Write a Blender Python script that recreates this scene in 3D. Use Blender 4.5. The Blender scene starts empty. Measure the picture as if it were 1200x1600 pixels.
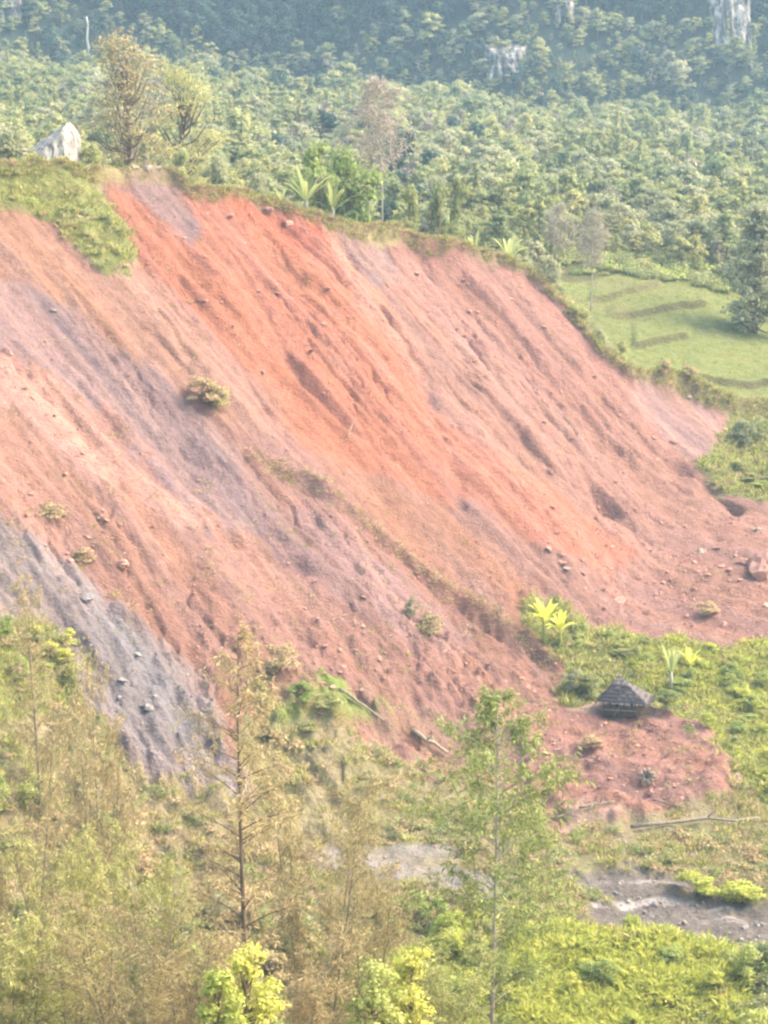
import bpy, math, random
import numpy as np

# ------------------------------------------------------------------ camera, light, exposure
F = 3465.0                       # focal length in pixels of the 1200 x 1600 photograph
PITCH = math.radians(9.0)        # looking down into the valley
CAM_Z = 46.0
sc = bpy.context.scene
col = sc.collection
cam_data = bpy.data.cameras.new('camera')
cam_data.sensor_fit = 'VERTICAL'
cam_data.angle = 2 * math.atan(800.0 / F)
cam_data.clip_start = 0.5
cam_data.clip_end = 4000
cam = bpy.data.objects.new('camera', cam_data)
cam.location = (0, 0, CAM_Z)
cam.rotation_euler = (math.radians(90) - PITCH, 0, 0)
col.objects.link(cam)
sc.camera = cam

SUN_DIR = np.array([0.66, 0.14, 0.73]); SUN_DIR /= np.linalg.norm(SUN_DIR)   # towards the sun
SUN_EL = math.asin(SUN_DIR[2])
SUN_AZ = math.atan2(SUN_DIR[0], SUN_DIR[1])          # clockwise from +Y
world = bpy.data.worlds.new('World')
sc.world = world
world.use_nodes = True
wn = world.node_tree
sky = wn.nodes.new('ShaderNodeTexSky')
sky.sky_type = 'NISHITA'
sky.sun_disc = False
sky.sun_elevation = SUN_EL
sky.sun_rotation = SUN_AZ
sky.dust_density = 3.0
bg = wn.nodes['Background']
bg.inputs['Strength'].default_value = 0.15
wn.links.new(sky.outputs[0], bg.inputs['Color'])
sun_data = bpy.data.lights.new('sun', 'SUN')
sun_data.energy = 1.3
sun_data.angle = math.radians(26)
sun_data.color = (1.0, 0.93, 0.82)
sun = bpy.data.objects.new('sun', sun_data)
sun.rotation_euler = (math.pi / 2 - SUN_EL, 0, math.pi - SUN_AZ)
col.objects.link(sun)
sc.view_settings.view_transform = 'Standard'
sc.view_settings.look = 'None'
sc.view_settings.gamma = 1.0
sc.view_settings.exposure = 2.38
sc.view_settings.use_white_balance = True
sc.view_settings.white_balance_temperature = 7500
sc.view_settings.white_balance_tint = 10
sc.render.engine = 'CYCLES'
sc.cycles.use_denoising = True
sc.cycles.max_bounces = 5
sc.cycles.diffuse_bounces = 3
sc.cycles.transmission_bounces = 3
sc.cycles.volume_bounces = 1
sc.cycles.pixel_filter_type = 'BLACKMAN_HARRIS'
sc.cycles.filter_width = 2.4         # the photograph is a soft, digitally enlarged one

R = random.Random(7)
rng = np.random.default_rng(11)

# ------------------------------------------------------------------ noise
def _hash(ix, iy, seed):
    h = (ix.astype(np.int64) * 374761393 + iy.astype(np.int64) * 668265263 + seed * 974634777) & 0xFFFFFFFF
    h = ((h ^ (h >> 13)) * 1274126177) & 0xFFFFFFFF
    h = (h ^ (h >> 16)) & 0xFFFFFFFF
    return h / 4294967295.0

def vnoise(x, y, seed=0):
    x = np.asarray(x, float); y = np.asarray(y, float)
    ix = np.floor(x); iy = np.floor(y)
    fx = x - ix; fy = y - iy
    fx = fx * fx * fx * (fx * (fx * 6 - 15) + 10); fy = fy * fy * fy * (fy * (fy * 6 - 15) + 10)
    a = _hash(ix, iy, seed); b = _hash(ix + 1, iy, seed)
    c = _hash(ix, iy + 1, seed); d = _hash(ix + 1, iy + 1, seed)
    return (a + (b - a) * fx) * (1 - fy) + (c + (d - c) * fx) * fy

def fbm(x, y, seed=0, octaves=4, gain=0.5):
    s = 0; amp = 1; tot = 0
    for o in range(octaves):
        s = s + amp * (vnoise(x * 2 ** o, y * 2 ** o, seed + o * 17) * 2 - 1); tot += amp; amp *= gain
    return s / tot

def smax(a, b, k):
    h = np.clip(0.5 + 0.5 * (a - b) / k, 0, 1)
    return b + (a - b) * h + k * h * (1 - h)

def sstep(a, b, x):
    t = np.clip((x - a) / (b - a), 0, 1)
    return t * t * (3 - 2 * t)

# ------------------------------------------------------------------ terrain heights
CP, SP = math.cos(PITCH), math.sin(PITCH)

def ray(px, py):
    """slope of the sight line of a photograph pixel: (x / y, dz / y)"""
    u = (px - 600.0) / F; v = (800.0 - py) / F
    dy = CP + v * SP
    return u / dy, (-SP + v * CP) / dy

TH = math.tan(math.radians(38)); CA, SA = math.cos(math.radians(40)), math.sin(math.radians(40))

def slide_plane(x, y):
    return 3.5 + TH * ((14.2 - x) * CA + (y - 192.0) * SA)

crest_px = [(-500, 240), (-150, 252), (0, 256), (130, 263), (200, 262), (270, 268), (300, 290), (340, 298), (400, 308), (500, 337), (560, 350), (640, 356),
            (700, 378), (780, 398), (830, 420), (880, 468), (930, 530), (965, 560), (990, 580), (1040, 582), (1075, 590), (1110, 612), (1160, 632), (1230, 640), (1500, 680)]
_cu, _cy, _cz = [], [], []
for px, py in crest_px:
    u, s = ray(px, py)
    a = 3.5 + TH * (14.2 * CA - 192 * SA); b = TH * (-u * CA + SA)
    y = (CAM_Z - a) / (b - s)
    _cu.append(u); _cy.append(y); _cz.append(CAM_Z + s * y)
_cu = np.array(_cu); _cy = np.array(_cy); _cz = np.array(_cz)

def back_hill(u, y):
    yy = [225, 255, 310, 400, 650]
    zl = np.interp(y, yy, [42, 41, 42, 46.5, 69.5])
    zr = np.interp(y, yy, [13, 18.2, 30, 35, 53])
    t = np.clip((u + 0.17) / 0.34, -0.6, 1.5)
    z = zl + (zr - zl) * t
    m = np.maximum(y - (655 + 25 * fbm(u * 9, y * 0, 5, 2)), 0)
    z = z + np.minimum(m * 1.15, 95 + 0 * m)
    return z

def terraces(u, y):
    z = 0
    for (p0, p1) in (((925, 472), (1030, 452)), ((955, 500), (1105, 482)), ((990, 547), (1075, 530)), ((1080, 598), (1300, 606))):
        out = []
        for p in (p0, p1):
            uu, s = ray(*p)
            ys = np.linspace(240, 400, 400)
            zz = back_hill(np.full_like(ys, uu), ys)
            k = np.argmax(zz > CAM_Z + s * ys)
            out.append((uu, ys[k]))
        (u0, y0), (u1, y1) = out
        t = (u - u0) / (u1 - u0)
        yl = y0 + (y1 - y0) * t + 0.8 * fbm(u * 120, y * 0, 3, 2)
        fade = sstep(-0.08, 0.06, t) * (1 - sstep(0.94, 1.08, t))
        d = y - yl
        z = z + fade * (0.8 * sstep(-0.22, 0.22, d) * np.exp(-np.maximum(d, 0) / 9) - 0.2 * np.exp(-((d + 1.2) / 1.0) ** 2))
    return z

def height0(x, y):
    yc_ = np.maximum(y, 25.0)
    u = x / yc_
    wob = 0.9 * fbm(u * 60, u * 0 + 3.3, 8, 3)
    yc = np.interp(u, _cu, _cy) + wob
    zc = slide_plane(u * yc, yc)
    q = x * SA + y * CA; p = x * CA - y * SA
    qw = q + 2.2 * fbm(q / 22, p / 30, 21, 2)
    S = slide_plane(x, y)
    S = S + 1.3 * fbm(qw / 9, p / 60, 22, 2) + 0.6 * fbm(qw / 2.6, p / 26, 23, 3)
    S = S + 0.6 * fbm(q / 14, p / 12, 29, 2)
    rid = 1 - np.abs(fbm(qw / 1.7, p / 14, 24, 2))
    S = S + 0.28 * (rid - 0.7) + 0.13 * fbm(q / 0.9, p / 1.9, 25, 3)
    patch = np.clip(0.55 + 1.3 * fbm(qw / 11, p / 16, 27, 2), 0.12, 1.2)
    cr1 = 1 - np.abs(fbm(qw / 1.9 + 0.4 * fbm(q / 1.5, p / 1.5, 20, 2), p / 15, 28, 2)) * 2.2
    cr2 = 1 - np.abs(fbm(qw / 0.95, p / 6, 30, 2)) * 2.0
    S = S - patch * (0.50 * np.clip(cr1, 0, 1) ** 3 + 0.22 * np.clip(cr2, 0, 1) ** 3)
    S = S + patch * 0.42 * np.clip(fbm(q / 0.9, p / 2.6, 37, 2) - 0.12, 0, 1)
    # rougher broken ground near the foot
    low = sstep(16, 4, S)
    S = S + low * (0.75 * fbm(x / 1.2, y / 1.2, 26, 3) + 0.5 * np.clip(fbm(x / 0.8, y / 0.8, 39, 2) - 0.1, 0, 1))
    d_front = np.maximum(yc - y, 0)
    S = S - (1.6 + 0.9 * fbm(u * 40, u * 0, 38, 2)) * (1 - np.exp(-d_front / 0.7))
    V = np.where(y < 190, -8 + 0.13 * (y - 130), -0.2 + 0.25 * (y - 190)) + 0.5 * fbm(x / 9, y / 9, 31, 3) + 0.32 * fbm(x / 1.6, y / 1.6, 32, 4)
    front = smax(S, V, 2.2)
    G = 44.4 - 0.42 * y + 0.6 * fbm(x / 8, y / 8, 33, 3)
    front = smax(front, G, 1.5)
    B = back_hill(u, y)
    Bc = back_hill(u, yc)
    d = np.maximum(y - yc, 0)
    lip = 0.25 + 0.35 * fbm(u * 160, u * 0, 34, 2)
    rate = 4 + 9 * sstep(0.12, -0.05, u)
    back = B + (zc + lip - Bc) * np.exp(-d / rate) + 0.5 * fbm(x / 10, y / 10, 35, 3) * sstep(0, 8, d) + 2.5 * fbm(x / 45, y / 45, 36, 2) * sstep(20, 90, d) + terraces(u, y)
    w = sstep(-0.25, 0.25, y - yc)
    return front * (1 - w) + back * w

US = np.unique(np.concatenate([np.linspace(-0.60, -0.20, 40), np.linspace(-0.20, 0.20, 501), np.linspace(0.20, 0.60, 40)]))
YS = np.unique(np.concatenate([np.linspace(5, 100, 40), np.linspace(100, 134, 60), np.linspace(134, 268, 540), np.linspace(268, 345, 240), np.linspace(345, 640, 90), np.linspace(640, 860, 90)]))
GU, GY = np.meshgrid(US, YS)
GX = GU * np.maximum(GY, 25.0)
GZ = height0(GX, GY)

def gz(u, y, arr=None):
    arr = GZ if arr is None else arr
    u = np.clip(u, US[0], US[-1] - 1e-9); y = np.clip(y, YS[0], YS[-1] - 1e-6)
    i = np.clip(np.searchsorted(US, u, side='right') - 1, 0, len(US) - 2); j = np.clip(np.searchsorted(YS, y, side='right') - 1, 0, len(YS) - 2)
    fu = (u - US[i]) / (US[i + 1] - US[i]); fy = (y - YS[j]) / (YS[j + 1] - YS[j])
    return (arr[j, i] * (1 - fu) + arr[j, i + 1] * fu) * (1 - fy) + (arr[j + 1, i] * (1 - fu) + arr[j + 1, i + 1] * fu) * fy

def ground(x, y):
    return float(gz(np.array(x / max(y, 25.0)), np.array(float(y))))

_ysm = np.concatenate([np.arange(100, 345, 0.12), np.arange(345, 860, 0.6)])
def hit(px, py):
    """the spot of the terrain that the photograph shows at this pixel"""
    u, s = ray(px, py)
    z = gz(np.full_like(_ysm, u), _ysm)
    over = z > CAM_Z + s * _ysm
    k = int(np.argmax(over)) if over.any() else len(_ysm) - 1
    y = float(_ysm[k])
    return np.array([u * y, y, float(z[k])])

def plan(poly):
    return np.array([hit(*p)[:2] for p in poly])

def inside(poly, x, y):
    r = np.zeros(x.shape, bool)
    lo = poly.min(0); hi = poly.max(0)
    n = len(poly)
    for i in range(n):
        x0, y0 = poly[i]; x1, y1 = poly[(i + 1) % n]
        c = ((y0 > y) != (y1 > y))
        xi = (x1 - x0) * (y - y0) / ((y1 - y0) if y1 != y0 else 1e-9) + x0
        r ^= c & (x < xi)
    return r

def dist_line(pts, x, y):
    """distance to a polyline in plan and the signed side"""
    best = np.full(x.shape, 1e9); side = np.zeros(x.shape)
    for (a, b) in zip(pts[:-1], pts[1:]):
        d = b - a; L2 = d @ d
        t = np.clip(((x - a[0]) * d[0] + (y - a[1]) * d[1]) / L2, 0, 1)
        ex = x - a[0] - t * d[0]; ey = y - a[1] - t * d[1]
        dd = np.hypot(ex, ey)
        m = dd < best
        best = np.where(m, dd, best); side = np.where(m, np.sign(d[0] * ey - d[1] * ex), side)
    return best, side

# warped plan coordinates so that borders of soils are ragged; the warp follows the fall line
q_ = GX * SA + GY * CA; p_ = GX * CA - GY * SA
w1 = 1.5 * fbm(q_ / 1.6, p_ / 14, 41, 3) + 0.8 * fbm(q_ / 0.6, p_ / 7, 43, 2) + (0.5 + 1.6 * sstep(200, 185, GY)) * fbm(GX / 1.8, GY / 1.8, 42, 4)
WX = GX + w1 * SA; WY = GY + w1 * CA
near = (GY > 118) & (GY < 345)
def mask(poly_px, blur=1):
    m = np.zeros(GX.shape)
    P = plan(poly_px)
    m[near] = inside(P, WX[near], WY[near])
    for _ in range(blur):
        m[1:-1, 1:-1] = (m[1:-1, 1:-1] * 2 + m[:-2, 1:-1] + m[2:, 1:-1] + m[1:-1, :-2] + m[1:-1, 2:]) / 6
    return m

# --- masks on the undisturbed slope, all taken before relief is added
turf_poly = [(-400, 240), (0, 259), (60, 258), (130, 264), (160, 310), (205, 370), (216, 405), (205, 436), (165, 432), (130, 398), (95, 352), (50, 338), (0, 332), (-400, 320)]
turf = mask(turf_poly, 2)
lobe_red = mask([(800, 1130), (880, 1112), (1040, 1116), (1110, 1150), (1150, 1195), (1135, 1250), (1040, 1275), (960, 1288), (870, 1290), (815, 1230)], 6)
mud = mask([(890, 1352), (1000, 1355), (1120, 1392), (1210, 1425), (1400, 1450), (1400, 1510), (1160, 1492), (1050, 1478), (950, 1440)], 2)
wash = mask([(520, 1310), (690, 1310), (780, 1370), (790, 1420), (700, 1390), (590, 1370), (510, 1350)], 3)
leftgrass = mask([(-200, 960), (0, 975), (70, 985), (115, 1040), (130, 1100), (0, 1130), (-200, 1130)], 3)
limezone = mask([(640, 1500), (760, 1470), (900, 1468), (1010, 1478), (1120, 1500), (1160, 1540), (1170, 1700), (560, 1700), (600, 1560)], 8)
path = mask([(600, 1500), (880, 1108), (1040, 1114), (1050, 1128), (900, 1126)][1:], 1)
hutveg = mask([(800, 965), (838, 932), (900, 962), (960, 985), (1010, 1012), (1060, 998), (1120, 1024), (1180, 1002), (1260, 1018), (1500, 1010), (1500, 1240), (1200, 1260), (1160, 1220), (1120, 1160), (1050, 1112), (880, 1106), (868, 1060), (825, 1005)], 2)
rightveg = mask([(1080, 735), (1110, 705), (1140, 650), (1200, 640), (1600, 680), (1600, 800), (1200, 785), (1120, 770)], 2)
field = mask([(860, 440), (1000, 425), (1140, 420), (1500, 430), (1600, 680), (1200, 640), (1110, 612), (1085, 585), (1000, 577), (960, 548), (905, 490)], 2)
toe_green = mask([(405, 1062), (440, 1055), (560, 1100), (590, 1130), (520, 1128), (420, 1110)], 2)
bare_poly = [(-600, 320), (0, 330), (50, 338), (95, 352), (130, 398), (165, 432), (205, 440), (220, 405), (160, 310), (125, 262), (270, 266), (340, 297), (400, 306), (500, 335), (560, 349), (640, 355), (700, 377), (780, 397),
             (830, 419), (880, 467), (930, 529), (990, 580), (1040, 582), (1075, 590), (1110, 615), (1140, 650), (1130, 690), (1085, 730), (1115, 772), (1200, 785), (1600, 800), (1600, 1010), (1200, 1008), (1040, 1004),
             (960, 1000), (905, 965), (860, 940), (838, 932), (800, 965), (825, 1005), (868, 1060), (880, 1108), (1040, 1114), (1110, 1150), (1150, 1195), (1135, 1250), (1040, 1275), (960, 1288), (870, 1305), (815, 1262), (720, 1225),
             (640, 1185), (560, 1150), (480, 1120), (410, 1080), (385, 1130), (400, 1270), (300, 1240), (200, 1190), (140, 1120), (100, 1000), (60, 960), (0, 975), (-600, 960)]
bare = mask(bare_poly, 1)
crest_line = np.array([(u * y, y) for u, y in zip(_cu, _cy)])
dcr, _ = dist_line(crest_line, GX, GY)

def blend(c, m, colr, k=1.0):
    return c * (1 - m[..., None] * k) + np.array(colr)[None, None, :] * (m[..., None] * k)

veg_green = np.array([0.085, 0.10, 0.03])
C = np.zeros(GX.shape + (3,)) + np.array([0.10, 0.10, 0.04])
n1 = fbm(GX / 7, GY / 7, 51, 4)[..., None]
C = C * (1 + 0.35 * n1)
farm = sstep(330, 380, GY)[..., None]
C = C * (1 - farm) + np.array([0.10, 0.115, 0.06]) * farm
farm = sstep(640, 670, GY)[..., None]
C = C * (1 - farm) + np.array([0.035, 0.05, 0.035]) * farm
front_zone = (sstep(1.0, -1.0, GY - np.interp(GU, _cu, _cy)))
valley_c = np.array([0.27, 0.22, 0.13]) * (1 + 0.25 * n1)
C = C * (1 - front_zone[..., None]) + valley_c * front_zone[..., None]
gr = np.clip(0.5 + 1.6 * fbm(GX / 5, GY / 5, 52, 4), 0, 1) * front_zone
C = blend(C, gr, (0.20, 0.20, 0.08), 0.7)
# soil of the slide
soil = np.zeros_like(C) + np.array([0.40, 0.215, 0.155])
soils = [
    ([(-400, 330), (0, 330), (60, 345), (150, 440), (210, 440), (300, 520), (430, 690), (330, 650), (100, 480), (0, 440), (-400, 400)], (0.43, 0.235, 0.15), 4),
    ([(150, 300), (290, 285), (520, 345), (565, 400), (650, 560), (705, 795), (600, 745), (480, 705), (400, 600), (300, 480), (215, 400)], (0.53, 0.205, 0.11), 8),
    ([(340, 300), (500, 337), (540, 380), (470, 400), (390, 350)], (0.50, 0.16, 0.08), 4),
    ([(500, 335), (545, 350), (570, 420), (650, 540), (660, 590), (560, 480), (520, 390)], (0.54, 0.27, 0.175), 6),
    ([(185, 262), (275, 270), (310, 340), (300, 390), (250, 345), (205, 300)], (0.33, 0.215, 0.19), 5),
    ([(530, 352), (600, 355), (640, 430), (590, 450), (560, 410)], (0.34, 0.225, 0.19), 5),
    ([(600, 356), (830, 420), (960, 560), (1090, 730), (960, 690), (760, 560), (640, 440)], (0.42, 0.22, 0.165), 8),
    ([(-400, 400), (0, 430), (110, 480), (300, 640), (370, 700), (425, 835), (330, 830), (150, 640), (0, 545), (-400, 480)], (0.335, 0.225, 0.205), 5),
    ([(360, 690), (450, 790), (600, 880), (740, 1000), (700, 1030), (560, 960), (410, 850)], (0.39, 0.235, 0.20), 5),
    ([(-400, 500), (0, 560), (90, 600), (325, 830), (250, 825), (60, 660), (0, 640)], (0.56, 0.31, 0.22), 5),
    ([(0, 640), (60, 660), (250, 825), (400, 900), (330, 920), (150, 830), (0, 720), (-400, 600)], (0.44, 0.235, 0.155), 5),
    ([(640, 600), (760, 700), (1000, 860), (960, 900), (820, 850), (700, 750)], (0.50, 0.20, 0.115), 8),
    ([(480, 705), (700, 800), (860, 930), (800, 950), (660, 870), (560, 800)], (0.43, 0.22, 0.14), 6),
    ([(990, 590), (1060, 590), (1130, 650), (1130, 700), (1080, 730), (980, 640)], (0.395, 0.24, 0.20), 6),
    ([(-400, 750), (0, 815), (110, 890), (330, 1050), (410, 1290), (290, 1265), (150, 1180), (60, 980), (0, 985), (-400, 980)], (0.32, 0.285, 0.275), 22),
    ([(90, 930), (200, 990), (300, 1080), (340, 1190), (250, 1180), (150, 1080)], (0.27, 0.265, 0.27), 14),
    ([(800, 1130), (880, 1112), (1040, 1116), (1150, 1195), (1135, 1250), (960, 1288), (870, 1290), (815, 1230)], (0.38, 0.20, 0.145), 3),
    ([(400, 1020), (560, 1080), (820, 1130), (820, 1220), (640, 1160), (480, 1110)], (0.38, 0.235, 0.155), 5),
    ([(880, 1108), (1035, 1112), (1045, 1128), (900, 1126)], (0.52, 0.36, 0.26), 1),
    ([(870, 1270), (960, 1285), (950, 1310), (880, 1300)], (0.52, 0.37, 0.25), 2),
]
for poly, c, b in soils:
    soil = blend(soil, mask(poly, b), c)
qw_ = q_ + 2.2 * fbm(q_ / 22, p_ / 30, 21, 2)
st = fbm(qw_ / 1.3, p_ / 30, 53, 4)[..., None]
st2 = fbm(qw_ / 5, p_ / 45, 54, 2)[..., None]
soil = soil * (1 + 0.20 * st + 0.20 * st2)
soil = soil + (0.06 * fbm(qw_ / 2.2, p_ / 22, 55, 3)[..., None]) * np.array([0.9, 0.2, -0.3])
pale = np.clip(fbm(qw_ / 0.8, p_ / 11, 56, 3) - 0.28, 0, 1)[..., None] * 1.1
soil = soil * (1 - pale) + np.array([0.56, 0.36, 0.27]) * pale
grey_l = soil.mean(-1, keepdims=True)
soil = (soil * 0.84 + grey_l * 0.16) * np.array([0.72, 0.655, 0.665])
C = C * (1 - bare[..., None]) + soil * bare[..., None]
# greens
C = blend(C, sstep(0, 0.6, GY - np.interp(GU, _cu, _cy)) * sstep(26, 14, GY - np.interp(GU, _cu, _cy)), (0.17, 0.165, 0.065), 0.9)
grass_c = np.array([0.19, 0.20, 0.066])[None, None, :] * (1 + 0.3 * n1)
for m in (turf, field, rightveg, hutveg, leftgrass, limezone):
    C = C * (1 - m[..., None]) + grass_c * m[..., None]
C = blend(C, field, (0.165, 0.195, 0.06), 0.7)
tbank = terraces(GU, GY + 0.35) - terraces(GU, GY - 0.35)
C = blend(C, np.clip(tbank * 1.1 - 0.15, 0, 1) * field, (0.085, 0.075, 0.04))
C = blend(C, field * np.clip(1.8 * fbm(GX / 6, GY / 3, 66, 4), 0, 1), (0.20, 0.18, 0.085), 0.5)
C = blend(C, toe_green * np.clip(0.7 + 1.4 * fbm(GX / 2, GY / 2, 58, 3), 0, 1), (0.20, 0.25, 0.065))
C = blend(C, mud, (0.17, 0.145, 0.125))
C = blend(C, mud * np.clip(3 * fbm(GX / 4, GY / 0.9, 57, 3) - 0.4, 0, 1), (0.42, 0.38, 0.35))
C = blend(C, wash * np.clip(0.9 + fbm(GX / 3, GY / 1.0, 59, 3), 0, 1), (0.27, 0.24, 0.21))
C = blend(C, np.exp(-((dcr - 0.2) / 0.35) ** 2) * (GY > 150) * (1 - turf) * np.clip(0.55 + fbm(GX / 4, GY / 4, 60, 2), 0, 1), (0.30, 0.255, 0.12), 0.9)
C = np.clip(C, 0.01, 0.9)

# --- relief: turf slab, debris lobes, gullies, levees
DZ = limezone * 0.9 * (1 + 0.5 * fbm(GX / 3, GY / 3, 68, 3)) + turf * (0.5 + 0.7 * fbm(GX / 1.5, GY / 1.5, 67, 3)) + lobe_red * 0.9 * (1 + 0.6 * fbm(GX / 1.6, GY / 1.6, 61, 3)) - mud * 0.35 + toe_green * 0.8
lines = [  # polyline, height (+ levee, - gully), half width
    ([(370, 700), (480, 745), (600, 842), (720, 930), (800, 985), (870, 1040)], 0.5, 0.8),
    ([(360, 690), (470, 760), (590, 850), (700, 935), (780, 990)], -0.5, 0.8),
    ([(735, 590), (800, 670), (860, 725), (960, 800)], -0.9, 0.8),
    ([(760, 590), (830, 680), (900, 735), (1000, 810)], 0.45, 0.9),
    ([(540, 385), (590, 470), (650, 570), (700, 690), (720, 790)], -0.55, 0.7),
    ([(400, 470), (470, 590), (540, 660), (640, 740)], -0.6, 0.7),
    ([(940, 620), (1000, 680), (1090, 745), (1150, 800)], -0.8, 0.6),
    ([(920, 650), (990, 715), (1080, 770)], 0.5, 0.6),
    ([(850, 640), (940, 740), (1040, 820)], -0.55, 0.6),
    ([(330, 830), (450, 880), (560, 960), (700, 1050)], -0.55, 0.6),
    ([(420, 840), (560, 925), (690, 1010)], 0.4, 0.6),
    ([(95, 930), (170, 960), (210, 985)], -0.7, 0.5),
    ([(100, 915), (220, 975), (330, 1050)], 0.5, 0.5),
    ([(215, 930), (280, 1010), (320, 1060)], -0.6, 0.6),
    ([(30, 575), (90, 630), (150, 690)], -0.5, 0.5),
    ([(60, 560), (200, 680), (330, 820)], 0.35, 1.0),
    ([(180, 470), (240, 520), (300, 580)], -0.5, 0.5),
    ([(250, 480), (300, 560)], -0.45, 0.4),
    ([(280, 430), (330, 500), (400, 620), (450, 690)], -0.4, 0.5),
    ([(130, 265), (170, 320), (215, 400), (260, 470)], -0.5, 0.6),
    ([(620, 1150), (660, 1160), (700, 1190)], -0.6, 0.5),
    ([(300, 290), (330, 350), (390, 440)], -0.5, 0.5),
    ([(660, 400), (720, 500), (770, 580)], -0.35, 0.6),
    ([(760, 400), (830, 500), (900, 580)], -0.4, 0.6),
]
for pl, h, w in lines:
    d, s = dist_line(plan(pl), GX + 0.5 * w1 * SA, GY + 0.5 * w1 * CA)
    DZ = DZ + h * np.exp(-(d / w) ** 2) * (0.65 + 0.7 * np.clip(fbm(GX / 2.5, GY / 2.5, 63, 2) + 0.5, 0, 1))
# slabs of bedding in the grey rock
grey = mask(soils[14][0], 2)
DZ = DZ + grey * (0.9 * np.abs(fbm((q_ + 0.15 * p_) / 1.1, (p_ - 0.2 * q_) / 6.0, 64, 3)))
GZ = GZ + DZ

def near_mask(name_arr, x, y):
    return float(gz(np.array(x / max(y, 25.0)), np.array(float(y)), name_arr))

# ------------------------------------------------------------------ materials
def new_mat(name):
    m = bpy.data.materials.new(name); m.use_nodes = True
    nt = m.node_tree
    for n in list(nt.nodes): nt.nodes.remove(n)
    out = nt.nodes.new('ShaderNodeOutputMaterial')
    return m, nt, out

def node(nt, typ, **kw):
    n = nt.nodes.new(typ)
    for k, v in kw.items():
        if k in n.inputs: n.inputs[k].default_value = v
        else: setattr(n, k, v)
    return n

def mixrgb(nt, blend_type, fac, a, b):
    n = nt.nodes.new('ShaderNodeMix'); n.data_type = 'RGBA'; n.blend_type = blend_type
    for sock, v in ((n.inputs['Factor'], fac), (n.inputs[6], a), (n.inputs[7], b)):
        if hasattr(v, 'is_linked'): nt.links.new(v, sock)
        else: sock.default_value = v if not isinstance(v, tuple) or len(v) == 4 else (*v, 1)
    return n.outputs[2]

def ramp(nt, src, stops):
    r = nt.nodes.new('ShaderNodeValToRGB')
    while len(r.color_ramp.elements) < len(stops): r.color_ramp.elements.new(0.5)
    for e, (p, c) in zip(r.color_ramp.elements, stops):
        e.position = p; e.color = (*c, 1)
    nt.links.new(src, r.inputs[0])
    return r.outputs[0]

def terrain_material():
    m, nt, out = new_mat('earth_and_ground')
    b = node(nt, 'ShaderNodeBsdfPrincipled', Roughness=0.95)
    b.inputs['Specular IOR Level'].default_value = 0.15
    at = node(nt, 'ShaderNodeAttribute', attribute_name='ground_colour')
    geo = node(nt, 'ShaderNodeNewGeometry')
    n_a = node(nt, 'ShaderNodeTexNoise', Scale=0.9, Detail=8, Roughness=0.7)
    n_b = node(nt, 'ShaderNodeTexNoise', Scale=3.5, Detail=6, Roughness=0.65)
    for n in (n_a, n_b): nt.links.new(geo.outputs['Position'], n.inputs['Vector'])
    f1 = ramp(nt, n_a.outputs['Fac'], [(0.3, (0.72, 0.70, 0.70)), (0.55, (1, 1, 1)), (0.72, (1.25, 1.25, 1.22))])
    f2 = ramp(nt, n_b.outputs['Fac'], [(0.32, (0.78, 0.77, 0.76)), (0.52, (1, 1, 1)), (0.70, (1.2, 1.2, 1.2))])
    c = mixrgb(nt, 'MULTIPLY', 1.0, at.outputs['Color'], f1)
    c = mixrgb(nt, 'MULTIPLY', 0.5, c, f2)
    nt.links.new(c, b.inputs['Base Color'])
    bump = node(nt, 'ShaderNodeBump', Strength=1.0, Distance=0.5)
    s = node(nt, 'ShaderNodeMath', operation='ADD')
    nt.links.new(n_a.outputs['Fac'], s.inputs[0]); nt.links.new(n_b.outputs['Fac'], s.inputs[1])
    nt.links.new(s.outputs[0], bump.inputs['Height']); nt.links.new(bump.outputs[0], b.inputs['Normal'])
    nt.links.new(b.outputs[0], out.inputs['Surface'])
    return m

LEAF = 1.5
def leaf_material(name, dark, mid, light, trans=0.45, vary=0.25):
    m, nt, out = new_mat(name)
    dark, mid, light = [tuple(min(0.75, k * LEAF) for k in c) for c in (dark, mid, light)]
    geo = node(nt, 'ShaderNodeNewGeometry'); oi = node(nt, 'ShaderNodeObjectInfo')
    c = ramp(nt, geo.outputs['Random Per Island'], [(0.0, dark), (0.5, mid), (1.0, light)])
    hsv = node(nt, 'ShaderNodeHueSaturation')
    mr = node(nt, 'ShaderNodeMapRange'); nt.links.new(oi.outputs['Random'], mr.inputs['Value'])
    mr.inputs['To Min'].default_value = 1 - vary; mr.inputs['To Max'].default_value = 1 + vary
    nt.links.new(mr.outputs[0], hsv.inputs['Value'])
    mh = node(nt, 'ShaderNodeMath', operation='MULTIPLY_ADD'); nt.links.new(oi.outputs['Random'], mh.inputs[0])
    mh.inputs[1].default_value = -0.05 * vary / 0.25; mh.inputs[2].default_value = 0.5 + 0.025 * vary / 0.25
    nt.links.new(mh.outputs[0], hsv.inputs['Hue'])
    nt.links.new(c, hsv.inputs['Color'])
    d = node(nt, 'ShaderNodeBsdfDiffuse'); t = node(nt, 'ShaderNodeBsdfTranslucent'); mx = node(nt, 'ShaderNodeMixShader', Fac=trans)
    nt.links.new(hsv.outputs[0], d.inputs['Color']); nt.links.new(hsv.outputs[0], t.inputs['Color'])
    nt.links.new(d.outputs[0], mx.inputs[1]); nt.links.new(t.outputs[0], mx.inputs[2])
    nt.links.new(mx.outputs[0], out.inputs['Surface'])
    return m

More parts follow.
